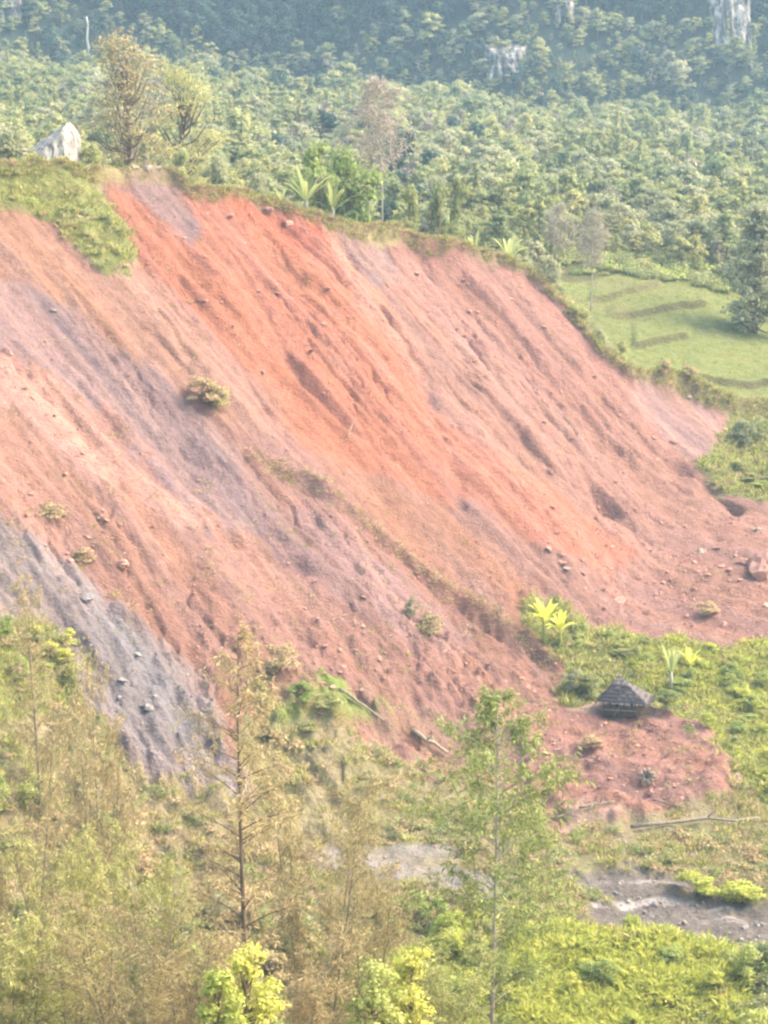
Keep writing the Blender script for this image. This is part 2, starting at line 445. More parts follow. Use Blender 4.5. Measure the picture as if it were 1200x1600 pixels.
def rough_material(name, c0, c1, scale, bump=0.5, dist=0.05, stretch=(1, 1, 1), rough=0.9, stops=(0.35, 0.65)):
    m, nt, out = new_mat(name)
    b = node(nt, 'ShaderNodeBsdfPrincipled', Roughness=rough)
    b.inputs['Specular IOR Level'].default_value = 0.2
    tc = node(nt, 'ShaderNodeTexCoord'); mp = node(nt, 'ShaderNodeMapping'); mp.inputs['Scale'].default_value = stretch
    nt.links.new(tc.outputs['Object'], mp.inputs['Vector'])
    n = node(nt, 'ShaderNodeTexNoise', Scale=scale, Detail=8, Roughness=0.65)
    nt.links.new(mp.outputs[0], n.inputs['Vector'])
    c = ramp(nt, n.outputs['Fac'], [(stops[0], c0), (stops[1], c1)])
    oi = node(nt, 'ShaderNodeObjectInfo'); mr = node(nt, 'ShaderNodeMapRange'); nt.links.new(oi.outputs['Random'], mr.inputs['Value'])
    mr.inputs['To Min'].default_value = 0.85; mr.inputs['To Max'].default_value = 1.15
    hsv = node(nt, 'ShaderNodeHueSaturation'); nt.links.new(mr.outputs[0], hsv.inputs['Value']); nt.links.new(c, hsv.inputs['Color'])
    nt.links.new(hsv.outputs[0], b.inputs['Base Color'])
    bp = node(nt, 'ShaderNodeBump', Strength=bump, Distance=dist)
    nt.links.new(n.outputs['Fac'], bp.inputs['Height']); nt.links.new(bp.outputs[0], b.inputs['Normal'])
    nt.links.new(b.outputs[0], out.inputs['Surface'])
    return m

M = {}
M['terrain'] = terrain_material()
M['broad_a'] = leaf_material('leaf_mid_green', (0.155, 0.17, 0.075), (0.205, 0.225, 0.10), (0.28, 0.30, 0.145))
M['broad_b'] = leaf_material('leaf_grey_green', (0.155, 0.165, 0.095), (0.21, 0.22, 0.125), (0.285, 0.29, 0.17))
M['broad_c'] = leaf_material('leaf_yellow_green', (0.165, 0.175, 0.07), (0.225, 0.235, 0.095), (0.30, 0.305, 0.135))
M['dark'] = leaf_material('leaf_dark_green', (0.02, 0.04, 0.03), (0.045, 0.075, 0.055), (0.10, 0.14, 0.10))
M['lime'] = leaf_material('leaf_lime', (0.19, 0.205, 0.045), (0.31, 0.33, 0.075), (0.44, 0.44, 0.14), vary=0.15)
M['fresh'] = leaf_material('leaf_fresh_green', (0.12, 0.155, 0.04), (0.21, 0.25, 0.075), (0.36, 0.39, 0.16), vary=0.2)
M['feather_brown'] = leaf_material('needle_brown', (0.16, 0.127, 0.062), (0.24, 0.194, 0.095), (0.35, 0.292, 0.155), trans=0.3, vary=0.12)
M['feather_olive'] = leaf_material('needle_olive', (0.145, 0.145, 0.05), (0.235, 0.235, 0.083), (0.36, 0.35, 0.14), trans=0.3, vary=0.12)
M['feather_green'] = leaf_material('needle_green', (0.12, 0.14, 0.04), (0.20, 0.22, 0.07), (0.33, 0.34, 0.13), trans=0.3, vary=0.1)
M['feather_grey'] = leaf_material('needle_grey_brown', (0.15, 0.13, 0.10), (0.225, 0.195, 0.155), (0.32, 0.28, 0.22), trans=0.3, vary=0.1)
M['straw'] = leaf_material('dry_straw', (0.16, 0.12, 0.06), (0.27, 0.21, 0.11), (0.42, 0.34, 0.2), trans=0.25, vary=0.12)
M['grass'] = leaf_material('grass_blade', (0.13, 0.14, 0.035), (0.22, 0.23, 0.07), (0.36, 0.35, 0.14), vary=0.2)
M['banana'] = leaf_material('banana_leaf', (0.20, 0.235, 0.09), (0.28, 0.31, 0.12), (0.38, 0.40, 0.19), trans=0.4, vary=0.1)
M['banana_lime'] = leaf_material('banana_leaf_lime', (0.34, 0.36, 0.06), (0.46, 0.48, 0.09), (0.58, 0.58, 0.16), trans=0.4, vary=0.08)
M['bark'] = rough_material('bark_brown', (0.10, 0.07, 0.045), (0.22, 0.165, 0.11), 6, stretch=(1, 1, 0.2))
M['bark_tan'] = rough_material('bark_tan', (0.15, 0.12, 0.075), (0.26, 0.215, 0.14), 6, stretch=(1, 1, 0.2))
M['bark_pale'] = rough_material('bark_pale', (0.22, 0.195, 0.15), (0.40, 0.36, 0.30), 5, stretch=(1, 1, 0.2))
M['bark_white'] = rough_material('bark_white', (0.42, 0.40, 0.34), (0.62, 0.60, 0.52), 5, stretch=(1, 1, 0.2))
M['deadwood'] = rough_material('dead_wood', (0.17, 0.14, 0.10), (0.32, 0.275, 0.21), 5, stretch=(1, 1, 0.3))
M['limestone'] = rough_material('white_limestone', (0.10, 0.095, 0.08), (0.33, 0.31, 0.27), 1.5, bump=1.0, dist=0.25, stretch=(1.4, 1.4, 0.6), stops=(0.38, 0.56))
M['cliff'] = rough_material('cliff_limestone', (0.05, 0.05, 0.045), (0.36, 0.33, 0.28), 0.28, bump=0.6, dist=0.6, stretch=(2.2, 2.2, 0.35), stops=(0.47, 0.66))
M['clod_red'] = rough_material('red_earth_clod', (0.29, 0.145, 0.11), (0.42, 0.24, 0.18), 1.6, bump=0.7, dist=0.1)
M['clod_grey'] = rough_material('grey_shale', (0.18, 0.16, 0.155), (0.30, 0.275, 0.26), 1.6, bump=0.7, dist=0.1)
M['clod_tan'] = rough_material('pale_stone', (0.24, 0.19, 0.145), (0.40, 0.33, 0.26), 1.6, bump=0.6, dist=0.08)
M['thatch'] = rough_material('grey_thatch', (0.065, 0.056, 0.056), (0.15, 0.132, 0.13), 5, bump=0.8, dist=0.05, stretch=(3, 3, 0.5))
M['thatch_edge'] = rough_material('pale_thatch_edge', (0.14, 0.12, 0.11), (0.27, 0.24, 0.22), 6, bump=0.5, dist=0.03)
M['plank'] = rough_material('weathered_plank', (0.08, 0.066, 0.056), (0.17, 0.14, 0.12), 4, bump=0.5, dist=0.02, stretch=(4, 4, 0.4))

# ------------------------------------------------------------------ mesh helpers
class MB:
    """collects quads and triangles, then links them as ONE mesh object"""
    def __init__(self):
        self.v = []; self.q = []; self.t = []; self.n = 0; self.mi_q = []; self.mi_t = []
    def add(self, verts, quads=None, tris=None, mi=0):
        verts = np.asarray(verts, float)
        self.v.append(verts)
        if quads is not None and len(quads):
            self.q.append(np.asarray(quads, np.int64) + self.n); self.mi_q.append(np.full(len(quads), mi))
        if tris is not None and len(tris):
            self.t.append(np.asarray(tris, np.int64) + self.n); self.mi_t.append(np.full(len(tris), mi))
        self.n += len(verts)
        return self
    def merge(self, other, f):
        k = self.n
        for v in other.v: self.v.append(f(v)); self.n += len(v)
        for a, b in ((self.q, other.q), (self.t, other.t)): a.extend(x + k for x in b)
        self.mi_q.extend(other.mi_q); self.mi_t.extend(other.mi_t)
    def tube(self, pts, rad, sides=6, cap=True, mi=0):
        pts = np.asarray(pts, float); n = len(pts)
        rad = np.broadcast_to(np.asarray(rad, float), (n,))
        tan = np.gradient(pts, axis=0); tan /= np.linalg.norm(tan, axis=1)[:, None] + 1e-9
        ref = np.array([0, 0, 1.0]) if abs(tan[0][2]) < 0.9 else np.array([1.0, 0, 0])
        vs = []
        a = np.linspace(0, 2 * math.pi, sides, endpoint=False)
        for p, t, r in zip(pts, tan, rad):
            x = np.cross(ref, t); x /= np.linalg.norm(x) + 1e-9; y = np.cross(t, x)
            vs.append(p + r * (np.cos(a)[:, None] * x + np.sin(a)[:, None] * y))
        vs = np.concatenate(vs)
        qs = [(i * sides + k, i * sides + (k + 1) % sides, (i + 1) * sides + (k + 1) % sides, (i + 1) * sides + k) for i in range(n - 1) for k in range(sides)]
        ts = []
        if cap:
            vs = np.concatenate([vs, pts[:1], pts[-1:]])
            b = n * sides
            ts = [(b, (k + 1) % sides, k) for k in range(sides)] + [(b + 1, (n - 1) * sides + k, (n - 1) * sides + (k + 1) % sides) for k in range(sides)]
        return self.add(vs, qs, ts, mi)
    def box(self, lo, hi, mi=0):
        (a, b, c), (d, e, f) = lo, hi
        v = [(a, b, c), (d, b, c), (d, e, c), (a, e, c), (a, b, f), (d, b, f), (d, e, f), (a, e, f)]
        return self.add(v, [(0, 3, 2, 1), (4, 5, 6, 7), (0, 1, 5, 4), (1, 2, 6, 5), (2, 3, 7, 6), (3, 0, 4, 7)], mi=mi)
    def blades(self, P, D, L, W, N=None, bend=0.0, mi=0):
        """lens shaped leaves: base point P, direction D, length L, width W"""
        P = np.asarray(P, float); D = np.asarray(D, float); k = len(P)
        D = D / (np.linalg.norm(D, axis=1)[:, None] + 1e-9)
        if N is None: N = rng.normal(size=(k, 3))
        S = np.cross(D, N); S /= np.linalg.norm(S, axis=1)[:, None] + 1e-9
        L = np.broadcast_to(L, (k,))[:, None]; W = np.broadcast_to(W, (k,))[:, None]
        mid = P + D * L * 0.5
        tip = P + D * L; tip[:, 2] -= (bend * L[:, 0])
        V = np.stack([P, mid + S * W * 0.5, tip, mid - S * W * 0.5], 1).reshape(-1, 3)
        Q = np.arange(k * 4).reshape(k, 4)
        return self.add(V, Q, mi=mi)
    def mesh(self, name, mats, smooth=False):
        me = bpy.data.meshes.new(name)
        V = np.concatenate(self.v) if self.v else np.zeros((0, 3))
        Q = np.concatenate(self.q) if self.q else np.zeros((0, 4), np.int64)
        T = np.concatenate(self.t) if self.t else np.zeros((0, 3), np.int64)
        nq, nt_ = len(Q), len(T)
        me.vertices.add(len(V)); me.vertices.foreach_set('co', V.astype(np.float32).ravel())
        me.loops.add(nq * 4 + nt_ * 3)
        me.loops.foreach_set('vertex_index', np.concatenate([Q.ravel(), T.ravel()]).astype(np.int32))
        me.polygons.add(nq + nt_)
        me.polygons.foreach_set('loop_start', np.concatenate([np.arange(nq) * 4, nq * 4 + np.arange(nt_) * 3]).astype(np.int32))
        if not isinstance(mats, (list, tuple)): mats = [mats]
        for m in mats: me.materials.append(m)
        if len(mats) > 1:
            mi = np.concatenate([*(self.mi_q or [np.zeros(0)]), *(self.mi_t or [np.zeros(0)])]).astype(np.int32)
            me.polygons.foreach_set('material_index', mi)
        if smooth: me.polygons.foreach_set('use_smooth', np.ones(nq + nt_, bool))
        me.update(calc_edges=True)
        return me
    def build(self, name, mats, parent=None, smooth=False):
        return link(name, self.mesh(name, mats, smooth), parent)

def link(name, me, parent=None):
    o = bpy.data.objects.new(name, me); col.objects.link(o)
    if parent is not None: o.parent = parent
    return o

def tag(o, label, cat=None, group=None, kind=None):
    o['label'] = label
    if cat: o['category'] = cat
    if group: o['group'] = group
    if kind: o['kind'] = kind
    return o

def thing(name, loc, label, cat, group=None, rz=0.0, s=1.0):
    o = bpy.data.objects.new(name, None); col.objects.link(o)
    o.location = loc; o.rotation_euler = (0, 0, rz); o.scale = (s, s, s) if np.isscalar(s) else s
    o.empty_display_size = 0.3
    return tag(o, label, cat, group)

# ------------------------------------------------------------------ terrain object
nj, ni = GX.shape
V = np.stack([GX, GY, GZ], -1).reshape(-1, 3)
idx = np.arange(nj * ni).reshape(nj, ni)
Qd = np.stack([idx[:-1, :-1], idx[:-1, 1:], idx[1:, 1:], idx[1:, :-1]], -1).reshape(-1, 4)
tm = MB().add(V, Qd).mesh('terrain', M['terrain'], smooth=True)
ca = tm.color_attributes.new('ground_colour', 'FLOAT_COLOR', 'POINT')
ca.data.foreach_set('color', np.concatenate([C.reshape(-1, 3), np.ones((nj * ni, 1))], 1).astype(np.float32).ravel())
terrain = link('terrain', tm)
tag(terrain, 'bare red, orange and grey landslide slope with green ground above and below it', kind='structure')

# ------------------------------------------------------------------ instancing of uncountable stuff
def scatter(name, pts, rots, scales, idxs, meshes, label):
    """one object of kind stuff: meshes set on points"""
    src = bpy.data.collections.new(name + '_source')
    for k, me in enumerate(meshes):
        src.objects.link(bpy.data.objects.new('%s_source_%02d' % (name, k), me))
    me = bpy.data.meshes.new(name)
    me.vertices.add(len(pts)); me.vertices.foreach_set('co', np.asarray(pts, np.float32).ravel())
    for an, ty, da, ke in (('rot', 'FLOAT_VECTOR', rots, 'vector'), ('size', 'FLOAT_VECTOR', scales, 'vector'), ('pick', 'INT', idxs, 'value')):
        a = me.attributes.new(an, ty, 'POINT'); a.data.foreach_set(ke, np.asarray(da, np.int32 if ty == 'INT' else np.float32).ravel())
    o = link(name, me)
    ng = bpy.data.node_groups.new(name, 'GeometryNodeTree')
    ng.interface.new_socket('Geometry', in_out='INPUT', socket_type='NodeSocketGeometry')
    ng.interface.new_socket('Geometry', in_out='OUTPUT', socket_type='NodeSocketGeometry')
    gi = ng.nodes.new('NodeGroupInput'); go = ng.nodes.new('NodeGroupOutput')
    ci = ng.nodes.new('GeometryNodeCollectionInfo'); ci.inputs['Collection'].default_value = src
    ci.inputs['Separate Children'].default_value = True; ci.inputs['Reset Children'].default_value = True
    ip = ng.nodes.new('GeometryNodeInstanceOnPoints'); ip.inputs['Pick Instance'].default_value = True
    ng.links.new(gi.outputs[0], ip.inputs['Points']); ng.links.new(ci.outputs[0], ip.inputs['Instance'])
    for an, ty, so in (('rot', 'FLOAT_VECTOR', 'Rotation'), ('size', 'FLOAT_VECTOR', 'Scale'), ('pick', 'INT', 'Instance Index')):
        na = ng.nodes.new('GeometryNodeInputNamedAttribute'); na.data_type = ty; na.inputs['Name'].default_value = an
        ng.links.new(na.outputs[0], ip.inputs[so])
    ng.links.new(ip.outputs[0], go.inputs[0])
    md = o.modifiers.new('scatter', 'NODES'); md.node_group = ng
    return tag(o, label, kind='stuff')

# ------------------------------------------------------------------ plant meshes
def unit(n):
    d = rng.normal(size=(n, 3)); return d / np.linalg.norm(d, axis=1)[:, None]

def clump_leaves(mb, c, r, n, size, up=0.5, mi=0):
    """leaves on the outside of a soft clump"""
    d = unit(n); d[:, 2] = np.abs(d[:, 2]) * 0.9 + d[:, 2] * 0.35
    rr = r * (0.5 + 0.55 * rng.random(n) + 0.6 * (rng.random(n) < 0.14) * rng.random(n))[:, None]
    P = np.asarray(c) + d * rr * np.array([1, 1, 0.75])
    N = d + np.array([0, 0, up]) + 0.5 * rng.normal(size=(n, 3))
    D = np.cross(N, rng.normal(size=(n, 3)))
    s = size * (0.6 + 0.8 * rng.random(n))
    mb.blades(P - D / (np.linalg.norm(D, axis=1)[:, None] + 1e-9) * s[:, None] / 2, D, s, s * 0.62, N, mi=mi)

def broadleaf(h, w, nclump, leaves, size, trunk_frac=0.3, shape='round', bark='bark'):
    """(trunk mesh, crown mesh builder) of an uneven crown made of leaf clumps"""
    tr = MB(); cr = MB()
    lean = rng.normal(size=2) * 0.05 * h
    tp = np.array([[0, 0, -0.4], [lean[0] * .3, lean[1] * .3, h * trunk_frac], [lean[0] * .7, lean[1] * .7, h * 0.65], [lean[0], lean[1], h * 0.92]])
    r0 = 0.022 * h + 0.03
    tr.tube(tp, [r0, r0 * 0.75, r0 * 0.45, r0 * 0.12], 6)
    for k in range(nclump):
        t = (k + R.random()) / nclump
        a = R.random() * 2 * math.pi
        zz = h * (trunk_frac + (1 - trunk_frac) * t)
        if shape == 'round': rad = w * 0.5 * math.sqrt(max(0.05, 1 - (2 * t - 0.85) ** 2 / 1.4))
        elif shape == 'cone': rad = w * 0.5 * (1.05 - t)
        else: rad = w * 0.5 * (0.45 + 0.55 * math.sin(math.pi * min(1, t * 0.8 + 0.25)))
        rr = rad * math.sqrt(R.random()) * 0.95
        c = np.array([math.cos(a) * rr + lean[0] * t, math.sin(a) * rr + lean[1] * t, zz])
        rc = w * (0.13 + 0.11 * R.random()) * (0.8 if shape == 'cone' else 1)
        b = tp[1] * (1 - t * 0.8) + tp[3] * t * 0.8
        tr.tube([b, (b + c) / 2 + [0, 0, -0.04 * h], c], [r0 * 0.35, r0 * 0.22, r0 * 0.08], 4, cap=False)
        clump_leaves(cr, c, rc, leaves, size)
    return tr, cr

def feather_tree(h, nb, ntw, nn, crown_from=0.3, spread=0.22, rise=0.75, needle=0.45, lean=0.02, top_thin=1.0, width=0.05, profile=None):
    """casuarina-like: slim straight stem, rising branches, thin hanging needle sprays"""
    tr = MB(); cr = MB(); br = MB()
    lx, ly = rng.normal(size=2) * lean * h
    ts = np.linspace(0, 1, 9)
    tp = np.stack([lx * ts ** 2 + 0.08 * np.sin(ts * 5 + R.random() * 6), ly * ts ** 2 + 0.08 * np.cos(ts * 4), -0.5 + (h + 0.5) * ts], 1)
    r0 = 0.0062 * h + 0.02
    tr.tube(tp, r0 * (1.05 - ts * 0.92), 7)
    for k in range(nb):
        t = crown_from + (1 - crown_from) * ((k + R.random()) / nb) ** 0.9
        b = np.array([np.interp(t, ts, tp[:, i]) for i in range(3)])
        tc = (t - crown_from) / (1 - crown_from)
        prof = (math.sin(math.pi * min(1, 0.22 + 0.78 * tc)) ** 0.8 * 0.9 + 0.1) if profile is None else profile(tc)
        L = h * spread * prof * (0.55 + 0.65 * R.random())
        a = R.random() * 2 * math.pi
        up = rise * (0.6 + 0.8 * R.random())
        d = np.array([math.cos(a), math.sin(a), up]); d /= np.linalg.norm(d)
        s = np.linspace(0, 1, 5)[:, None]
        bp = b + d * L * s + np.array([0, 0, -0.18 * L]) * s ** 2
        br.tube(bp, (r0 * 0.30 * (1.1 - tc * 0.6)) * (1.05 - s[:, 0] * 0.9), 4, cap=False)
        m = max(3, int(ntw * (0.4 + L / (h * spread))))
        tt = 0.25 + 0.78 * rng.random(m)
        Pt = np.stack([np.interp(tt, s[:, 0], bp[:, i]) for i in range(3)], 1)
        Dt = d * 0.6 + 0.9 * unit(m); Dt[:, 2] += 0.15
        Dt /= np.linalg.norm(Dt, axis=1)[:, None]
        Lt = L * 0.20 * (0.5 + rng.random(m)) + 0.25
        for q in range(nn):
            f = rng.random(m)
            P = Pt + Dt * (Lt * f)[:, None]
            D = Dt * 0.5 + 0.8 * unit(m) + np.array([0, 0, -0.25])
            cr.blades(P, D, needle * (0.5 + 0.9 * rng.random(m)), width * (0.7 + 0.7 * rng.random(m)), bend=0.2)
    return tr, br, cr

def grass_tuft(n, h, w, spread, lean=0.5):
    mb = MB()
    a = rng.random(n) * 2 * math.pi; r = spread * np.sqrt(rng.random(n))
    P = np.stack([np.cos(a) * r, np.sin(a) * r, np.full(n, -0.05)], 1)
    D = np.stack([np.cos(a) * lean, np.sin(a) * lean, np.ones(n)], 1) + 0.35 * rng.normal(size=(n, 3)); D[:, 2] = np.abs(D[:, 2])
    mb.blades(P, D, h * (0.5 + 0.8 * rng.random(n)), w, bend=0.25)
    return mb

def rock_mesh(name, mat, seed, sub=2, rough=0.35, squash=(1, 1, 0.7), ico=None):
    import bmesh
    bm = bmesh.new()
    bmesh.ops.create_icosphere(bm, subdivisions=sub, radius=0.5)
    rr = np.random.default_rng(seed)
    pl = rr.normal(size=(15, 3)); pl /= np.linalg.norm(pl, axis=1)[:, None]; off = 0.22 + 0.2 * rr.random(15)
    for v in bm.verts:
        c = np.array(v.co)
        for n, o in zip(pl, off):
            k = c @ n
            if k > o: c = c - n * (k - o) * 0.9
        c = c * (1 + rough * 0.25 * rr.normal())
        v.co = c * np.array(squash)
    me = bpy.data.meshes.new(name); bm.to_mesh(me); bm.free()
    me.materials.append(mat)
    return me

# ------------------------------------------------------------------ forest on the hill behind the slide
forest_kinds = []      # (crown mesh, trunk mesh, natural height)
def add_kind(mat, *a, **k):
    tr, cr = broadleaf(*a, **k)
    forest_kinds.append((cr.mesh('crown', M[mat]), tr.mesh('trunk', M['bark']), a[0]))
add_kind('broad_a', 7.0, 5.2, 16, 85, 0.55)
add_kind('broad_a', 8.5, 5.6, 20, 85, 0.6)
add_kind('broad_b', 7.5, 5.0, 18, 85, 0.5)
add_kind('broad_b', 6.0, 5.4, 14, 90, 0.6, trunk_frac=0.22, shape='wide')
add_kind('broad_c', 6.0, 5.0, 15, 90, 0.5, trunk_frac=0.2)
add_kind('broad_c', 7.5, 4.6, 16, 85, 0.55)
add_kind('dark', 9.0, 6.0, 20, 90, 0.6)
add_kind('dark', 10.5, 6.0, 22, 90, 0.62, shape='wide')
add_kind('broad_c', 9.0, 3.2, 22, 70, 0.42, trunk_frac=0.12, shape='cone')
add_kind('feather_olive', 7.0, 4.0, 20, 70, 0.40, trunk_frac=0.2, shape='wide')
add_kind('feather_grey', 8.0, 3.4, 18, 60, 0.40, trunk_frac=0.3)
kind_words = ['rounded mid-green', 'tall mid-green', 'grey-green', 'spreading grey-green', 'yellow-green', 'slim yellow-green', 'dark green', 'tall dark green', 'spire-shaped yellow-green', 'olive thin-leaved', 'grey-brown thin-leaved']

def joined_tree(k):
    """crown and trunk of a kind in one mesh, for the wood that reads as one mass"""
    cr, tr, h = forest_kinds[k]
    mb = MB()
    out = []
    for me in (cr, tr):
        v = np.empty(len(me.vertices) * 3, np.float32); me.vertices.foreach_get('co', v)
        q = [tuple(p.vertices) for p in me.polygons]
        mb.add(v.reshape(-1, 3), [x for x in q if len(x) == 4], [x for x in q if len(x) == 3], mi=len(out)); out.append(me.materials[0])
    return mb.mesh('wood_tree', out)

keep_out = [  # (px, py, radius m): clearings where single plants, boulders and cliffs stand
]
tree_pts = []
cell = {}
def far_enough(x, y, r):
    cx, cy = int(x // 4), int(y // 4)
    for i in (-1, 0, 1):
        for j in (-1, 0, 1):
            for (a, b) in cell.get((cx + i, cy + j), ()):
                if (a - x) ** 2 + (b - y) ** 2 < r * r: return False
    cell.setdefault((cx, cy), []).append((x, y))
    return True
boulder_at = np.array([ray(68, 250)[0] * 231.0, 231.0]); 
cliffs = [((790, 108), 12.5, 11.0), ((1140, 45), 12.0, 30.0), ((18, 12), 7.0, 12.0), ((880, 20), 6, 10)]
cand = 0
while cand < 52000:
    cand += 1
    u = R.uniform(-0.30, 0.30); y = 250 + (R.random() ** 0.75) * 430
    yc = np.interp(u, _cu, _cy); d = y - yc
    if d < (7 if u > -0.02 else 12) or (u > 0.05 and d < 20): continue
    x = u * y
    # the open field at right and the strip of grass behind the edge
    if u > 0.078 and y < 308 + 5 * math.sin(u * 70) and d > 0: continue
    if np.hypot(*(np.array([x, y]) - boulder_at)) < 7: continue
    gap = 1.9 if y < 420 else 2.3
    if not far_enough(x, y, gap): continue
    tree_pts.append((x, y, gz(np.array(u), np.array(y)).item()))
tree_pts = np.array(tree_pts)
uu = np.abs(tree_pts[:, 0] / tree_pts[:, 1])
in_view = uu < 0.178
order = np.argsort(tree_pts[:, 1] + 1000 * (~in_view))
def pick_kind(x, y):
    u = x / y
    n = float(vnoise(np.array(x / 28.0), np.array(y / 40.0), 71))
    w = [.8, .6, 1.2, 1.0, .9, .7, .03, .02, .6, .6, .25]
    if y > 560: w = [1, .8, .6, .5, .9, .8, .15, .1, .4, .2, .1]
    if n > 0.6: w = [.4, .3, .2, .3, 1.6, 1.4, .0, .0, .9, .8, .1]
    elif n < 0.38: w = [.6, .5, 1.5, 1.5, .2, .2, .1, .05, .3, .3, .5]
    return R.choices(range(11), w)[0]
far_rows = []
n_single = 0
for i in order:
    x, y, z = tree_pts[i]
    k = pick_kind(x, y)
    s = (0.30 + 0.75 * R.random() ** 1.8) * (0.85 if y < 330 else 1.0)
    if R.random() < 0.04: s *= 1.5
    # a low belt of bushes and young trees stands next to the edge
    d = y - np.interp(x / y, _cu, _cy)
    if d < 40: s *= 0.7
    rz = R.uniform(0, 6.28)
    if n_single < 300 and abs(x / y) < 0.178:
        n_single += 1
        third = 'left' if x / y < -0.06 else 'middle' if x / y < 0.06 else 'right'
        place = 'in the %s of the wood, %s third' % ('front rows' if n_single <= 100 else 'middle rows' if n_single <= 200 else 'rear rows', third)
        cr, tr, h = forest_kinds[k]
        t = thing('forest_tree', (x, y, z), '%s leafy tree %s' % (kind_words[k], place), 'tree', '%s trees %s' % (kind_words[k], place), rz, (s * R.uniform(.9, 1.1), s * R.uniform(.9, 1.1), s))
        link('crown', cr, t); link('trunk', tr, t)
    else:
        far_rows.append((x, y, z, rz, s, k))
# trees of the mountain side, all far
cliff_uy = []
for (px, py), w, h in cliffs:
    p = hit(px, py); cliff_uy.append((p, w, h))
mt = 0
for c in range(20000):
    u = R.uniform(-0.30, 0.30); y = R.uniform(655, 760)
    x = u * y
    if not far_enough(x, y, 2.5): continue
    z = gz(np.array(u), np.array(y)).item()
    if any(abs(x - p[0]) < w * 0.46 and p[2] - h * 0.62 < z < p[2] + h * 0.42 for p, w, h in cliff_uy): continue
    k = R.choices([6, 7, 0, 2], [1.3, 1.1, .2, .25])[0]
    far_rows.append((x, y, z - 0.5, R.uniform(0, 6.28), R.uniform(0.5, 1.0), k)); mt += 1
far_rows = np.array(far_rows)
scatter('forest', far_rows[:, :3], np.stack([0 * far_rows[:, 3], 0 * far_rows[:, 3], far_rows[:, 3]], 1), np.stack([far_rows[:, 4] * 1.1, far_rows[:, 4] * 1.1, far_rows[:, 4]], 1), far_rows[:, 5].astype(int),
        [joined_tree(k) for k in range(11)], 'dense green wood covering the far hill and the hazy blue mountain side')

# cliffs
def make_cliff(p, w, h, label, seed):
    nx, nz = 36, 44
    X, Zz = np.meshgrid(np.linspace(-0.5, 0.5, nx), np.linspace(-0.5, 0.5, nz))
    out = np.clip(1 - np.maximum(np.abs(X) * 2, np.abs(Zz) * 2) ** 3, 0, 1)
    Y = -3.0 * out + 1.6 * fbm(X * 9 + seed, Zz * 2.2, 81 + seed, 4) + 0.7 * fbm(X * 4, Zz * 9, 82 + seed, 3)
    V = np.stack([X * w * (1 + 0.15 * fbm(Zz * 4, X * 0, 83 + seed, 2)), Y + (Zz * h) * 0.55, Zz * h], -1).reshape(-1, 3)
    idx = np.arange(nx * nz).reshape(nz, nx)
    q = np.stack([idx[:-1, :-1], idx[:-1, 1:], idx[1:, 1:], idx[1:, :-1]], -1).reshape(-1, 4)
    o = MB().add(V, q).build('limestone_cliff', M['cliff'])
    o.location = (p[0], p[1] - 1.5, p[2] + 1.0)
    tag(o, label, 'cliff', 'cliffs in the mountain wood')
for k, ((p, w, h), lab) in enumerate(zip(cliff_uy, ('two pale streaks of bare cliff in the middle of the blue wooded mountain', 'tall pale cliff face breaking through trees at the top right of the mountain',
                                      'small pinkish cliff patch in the top left corner of the wooded mountain', 'dark narrow rock face at the top edge between the two pale cliffs'))):
    make_cliff(p, w, h, lab, k * 5)

# ------------------------------------------------------------------ single trees and plants on the skyline of the slide
def feather_thing(name, tpl, loc, label, cat='tree', group=None, rz=None, s=1.0):
    t = thing(name, loc, label, cat, group, R.uniform(0, 6.28) if rz is None else rz, s)
    a, b, c = tpl
    link('trunk', a, t); link('branches', b, t); link('crown', c, t)
    return t
def feather_tpl(mat, bark, *a, **k):
    tr, br, cr = feather_tree(*a, **k)
    return tr.mesh('trunk', M[bark], True), br.mesh('branches', M[bark], True), cr.mesh('crown', M[mat])

grey_tpl = feather_tpl('feather_grey', 'bark_pale', 15.0, 70, 8, 5, crown_from=0.42, spread=0.24, needle=0.6, width=0.08)
def back_at(px, py_base, d):
    """a spot d metres behind the edge of the slide in the direction of a pixel column"""
    u, s = ray(px, py_base)
    y = float(np.interp(u, _cu, _cy)) + d
    return np.array([u * y, y, gz(np.array(u), np.array(y)).item()])
def set_height(p, py_top):
    """height that brings a thing at p up to a photograph row"""
    u, s = ray(600, py_top)
    return CAM_Z + s * p[1] - p[2]
p = back_at(597, 335, 9)
feather_thing('bare_tree', grey_tpl, p, 'grey-brown thin-leaved tree with a straight pale trunk just behind the slide edge', s=set_height(p, 125) / 15)
brown_tall = feather_tpl('feather_olive', 'bark', 18.0, 90, 12, 9, crown_from=0.12, spread=0.20, needle=0.6, width=0.11)
for px, dd, top, wd, lab in ((205, 30, 66, 0.9, 'tall yellow-brown loose tree behind the edge to the right of the white boulder'), (275, 38, 110, 1.0, 'yellow-brown loose tree right of the tall one behind the bare notch')):
    p = back_at(px, 255, dd)
    tr_, cr_ = broadleaf(15, 9.0 * wd, 75, 125, 0.22, trunk_frac=0.12, shape='wide')
    h = set_height(p, top)
    t = thing('loose_tree', p, lab, 'tree', None, R.uniform(0, 6), h / 15)
    link('trunk', tr_.mesh('trunk', M['bark']), t); link('crown', cr_.mesh('crown', M['broad_c' if px > 250 else 'feather_brown']), t)
for px, top, d, lab in ((868, 318, 34, 'small grey leafless tree with pale stem left of its twin above the field'), (925, 330, 30, 'small grey leafless tree with pale stem right of its twin above the field')):
    p = back_at(px, 420, d)
    feather_thing('bare_tree', grey_tpl, p, lab, s=set_height(p, top) / 15)
layered = broadleaf(17, 8.0, 95, 110, 0.5, trunk_frac=0.02, shape='wide')
layered = (layered[0].mesh('trunk', M['bark']), layered[1].mesh('crown', M['broad_b']))
p = hit(1182, 522)
